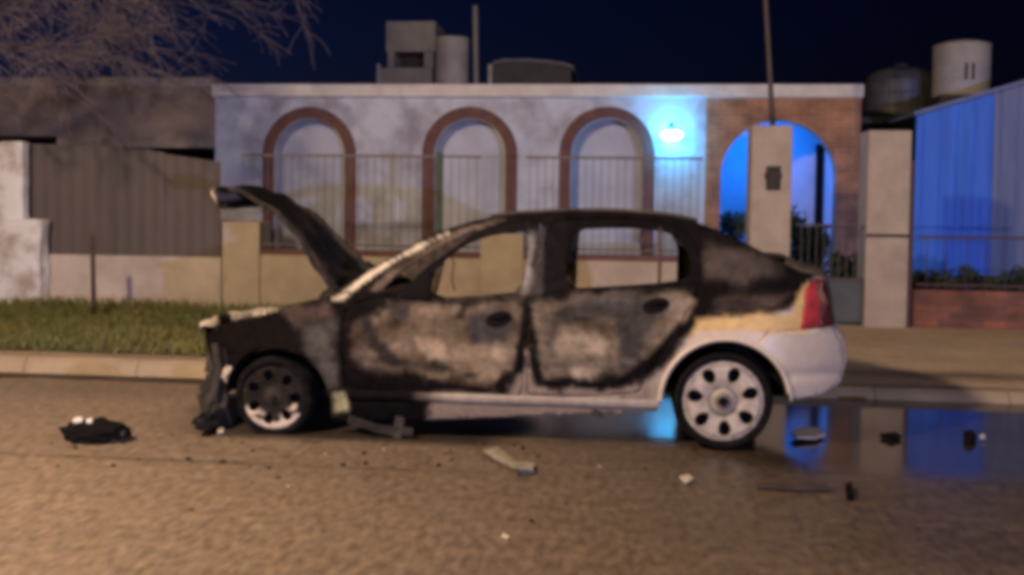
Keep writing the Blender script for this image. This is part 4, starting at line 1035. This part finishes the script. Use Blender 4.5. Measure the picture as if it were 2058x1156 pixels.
def plate(name, P, m, label, th=.012, up=.02):
    P3 = []
    for k, (a, b) in enumerate(P):
        p = az(a, b); P3.append((p.x, p.y, .004+up*(1+noise.noise(Vector((a*.1, b*.1, 0))))))
    n = len(P3); V = P3+[(x, y, z+th) for x, y, z in P3]
    Fc = [tuple(range(n-1, -1, -1)), tuple(range(n, 2*n))]+[(i, (i+1) % n, n+(i+1) % n, n+i) for i in range(n)]
    return mesh(name, V, Fc, m, label=label, cat='debris')
plate('trim_shard', [(970, 914), (1000, 908), (1015, 920), (1035, 936), (1075, 938), (1070, 952), (1030, 948), (995, 930)], mat('dull_trim', (.4, .35, .3), (.15, .13, .11), 20, .6), 'pale curved shard of trim with a dark end on the road below the car doors', up=.012)
plate('trim_scrap', [(1030, 942), (1072, 940), (1076, 955), (1040, 957)], M['melt'], 'small dark scrap beside the pale shard on the road below the car doors', up=.004)
plate('white_shard', [(1588, 880), (1608, 871), (1642, 870), (1658, 880), (1640, 889), (1602, 890)], M['white'], 'white plastic shard in the wet road behind the rear wheel', up=.018)
plate('dark_stick', [(1520, 980), (1590, 982), (1662, 984), (1664, 990), (1610, 990), (1520, 984)], M['seat'], 'long dark flat stick on the road, lower right of the rear wheel', th=.02, up=.006)
plate('dark_chip', [(1698, 982), (1712, 980), (1716, 1006), (1702, 1010)], M['dark'], 'dark chip on the road just right of the long dark stick', th=.02, up=.006)
plate('dark_flake', [(1768, 880), (1800, 876), (1812, 884), (1790, 890)], M['dark'], 'flat dark flake in the puddle below the tall plain pillar', th=.02, up=.004)
plate('dark_lump', [(1936, 880), (1952, 876), (1962, 886), (1950, 894), (1938, 892)], M['dark'], 'small dark lump in the puddle near the right edge', th=.035, up=.004)
plate('pale_chip', [(1968, 882), (1978, 880), (1980, 886), (1970, 888)], M['white'], 'tiny pale chip in the puddle beside the small dark lump', up=.01)
plate('pink_chip', [(1366, 966), (1384, 962), (1394, 970), (1378, 976)], M['ash'], 'tiny pale chip alone on the road below the rear wheel', up=.006)
plate('grit_flake', [(1010, 1078), (1024, 1082), (1020, 1088), (1008, 1084)], M['ash'], 'tiny pale flake on the road near the bottom middle', up=.004, th=.006)
plate('glass_crumb', [(436, 866), (448, 864), (450, 874), (438, 876)], M['ash'], 'tiny pale crumb on the road by the burnt front wheel', up=.006)

# small burnt fragments scattered round the wreck
random.seed(31)
protos = []
for k in range(4):
    V = []; n = 6
    for i in range(n):
        a = 2*pi*i/n; rr = random.uniform(.5, 1.2); V.append((.03*rr*cos(a), .022*rr*sin(a), .002))
    V += [(x*.8, y*.75, .012+.008*random.random()) for x, y, z in V]
    Fc = [tuple(range(n-1, -1, -1)), tuple(range(n, 2*n))]+[(i, (i+1) % n, n+(i+1) % n, n+i) for i in range(n)]
    me = bpy.data.meshes.new('fragment'); me.from_pydata(V, [], Fc); me.materials.append(M['dark'] if k < 2 else M['melt'] if k == 2 else M['ash']); protos.append(me)
for i in range(40):
    k = (0, 1, 2, 0, 1, 2, 3)[i % 7]
    if i < 30: x, y = random.gauss(-1.6, 1.0), random.gauss(5.75, .28)
    else: x, y = random.uniform(-3.6, 2.2), random.uniform(4.3, 6.0)
    o = bpy.data.objects.new('fragment', protos[k]); COL.objects.link(o); o.location = (x, min(y, 6.15), .001); o.rotation_euler = (0, 0, random.uniform(0, 6)); q = random.uniform(.3, .75)*(.6 if k == 3 else 1); o.scale = (q, q, q)
    o['label'] = 'tiny pale crumb of ash scattered on the road round the wreck' if k == 3 else 'tiny dark crumb of burnt debris scattered on the road round the wreck'; o['category'] = 'debris'
    o['group'] = 'pale crumbs round the wreck' if k == 3 else 'dark crumbs round the wreck'
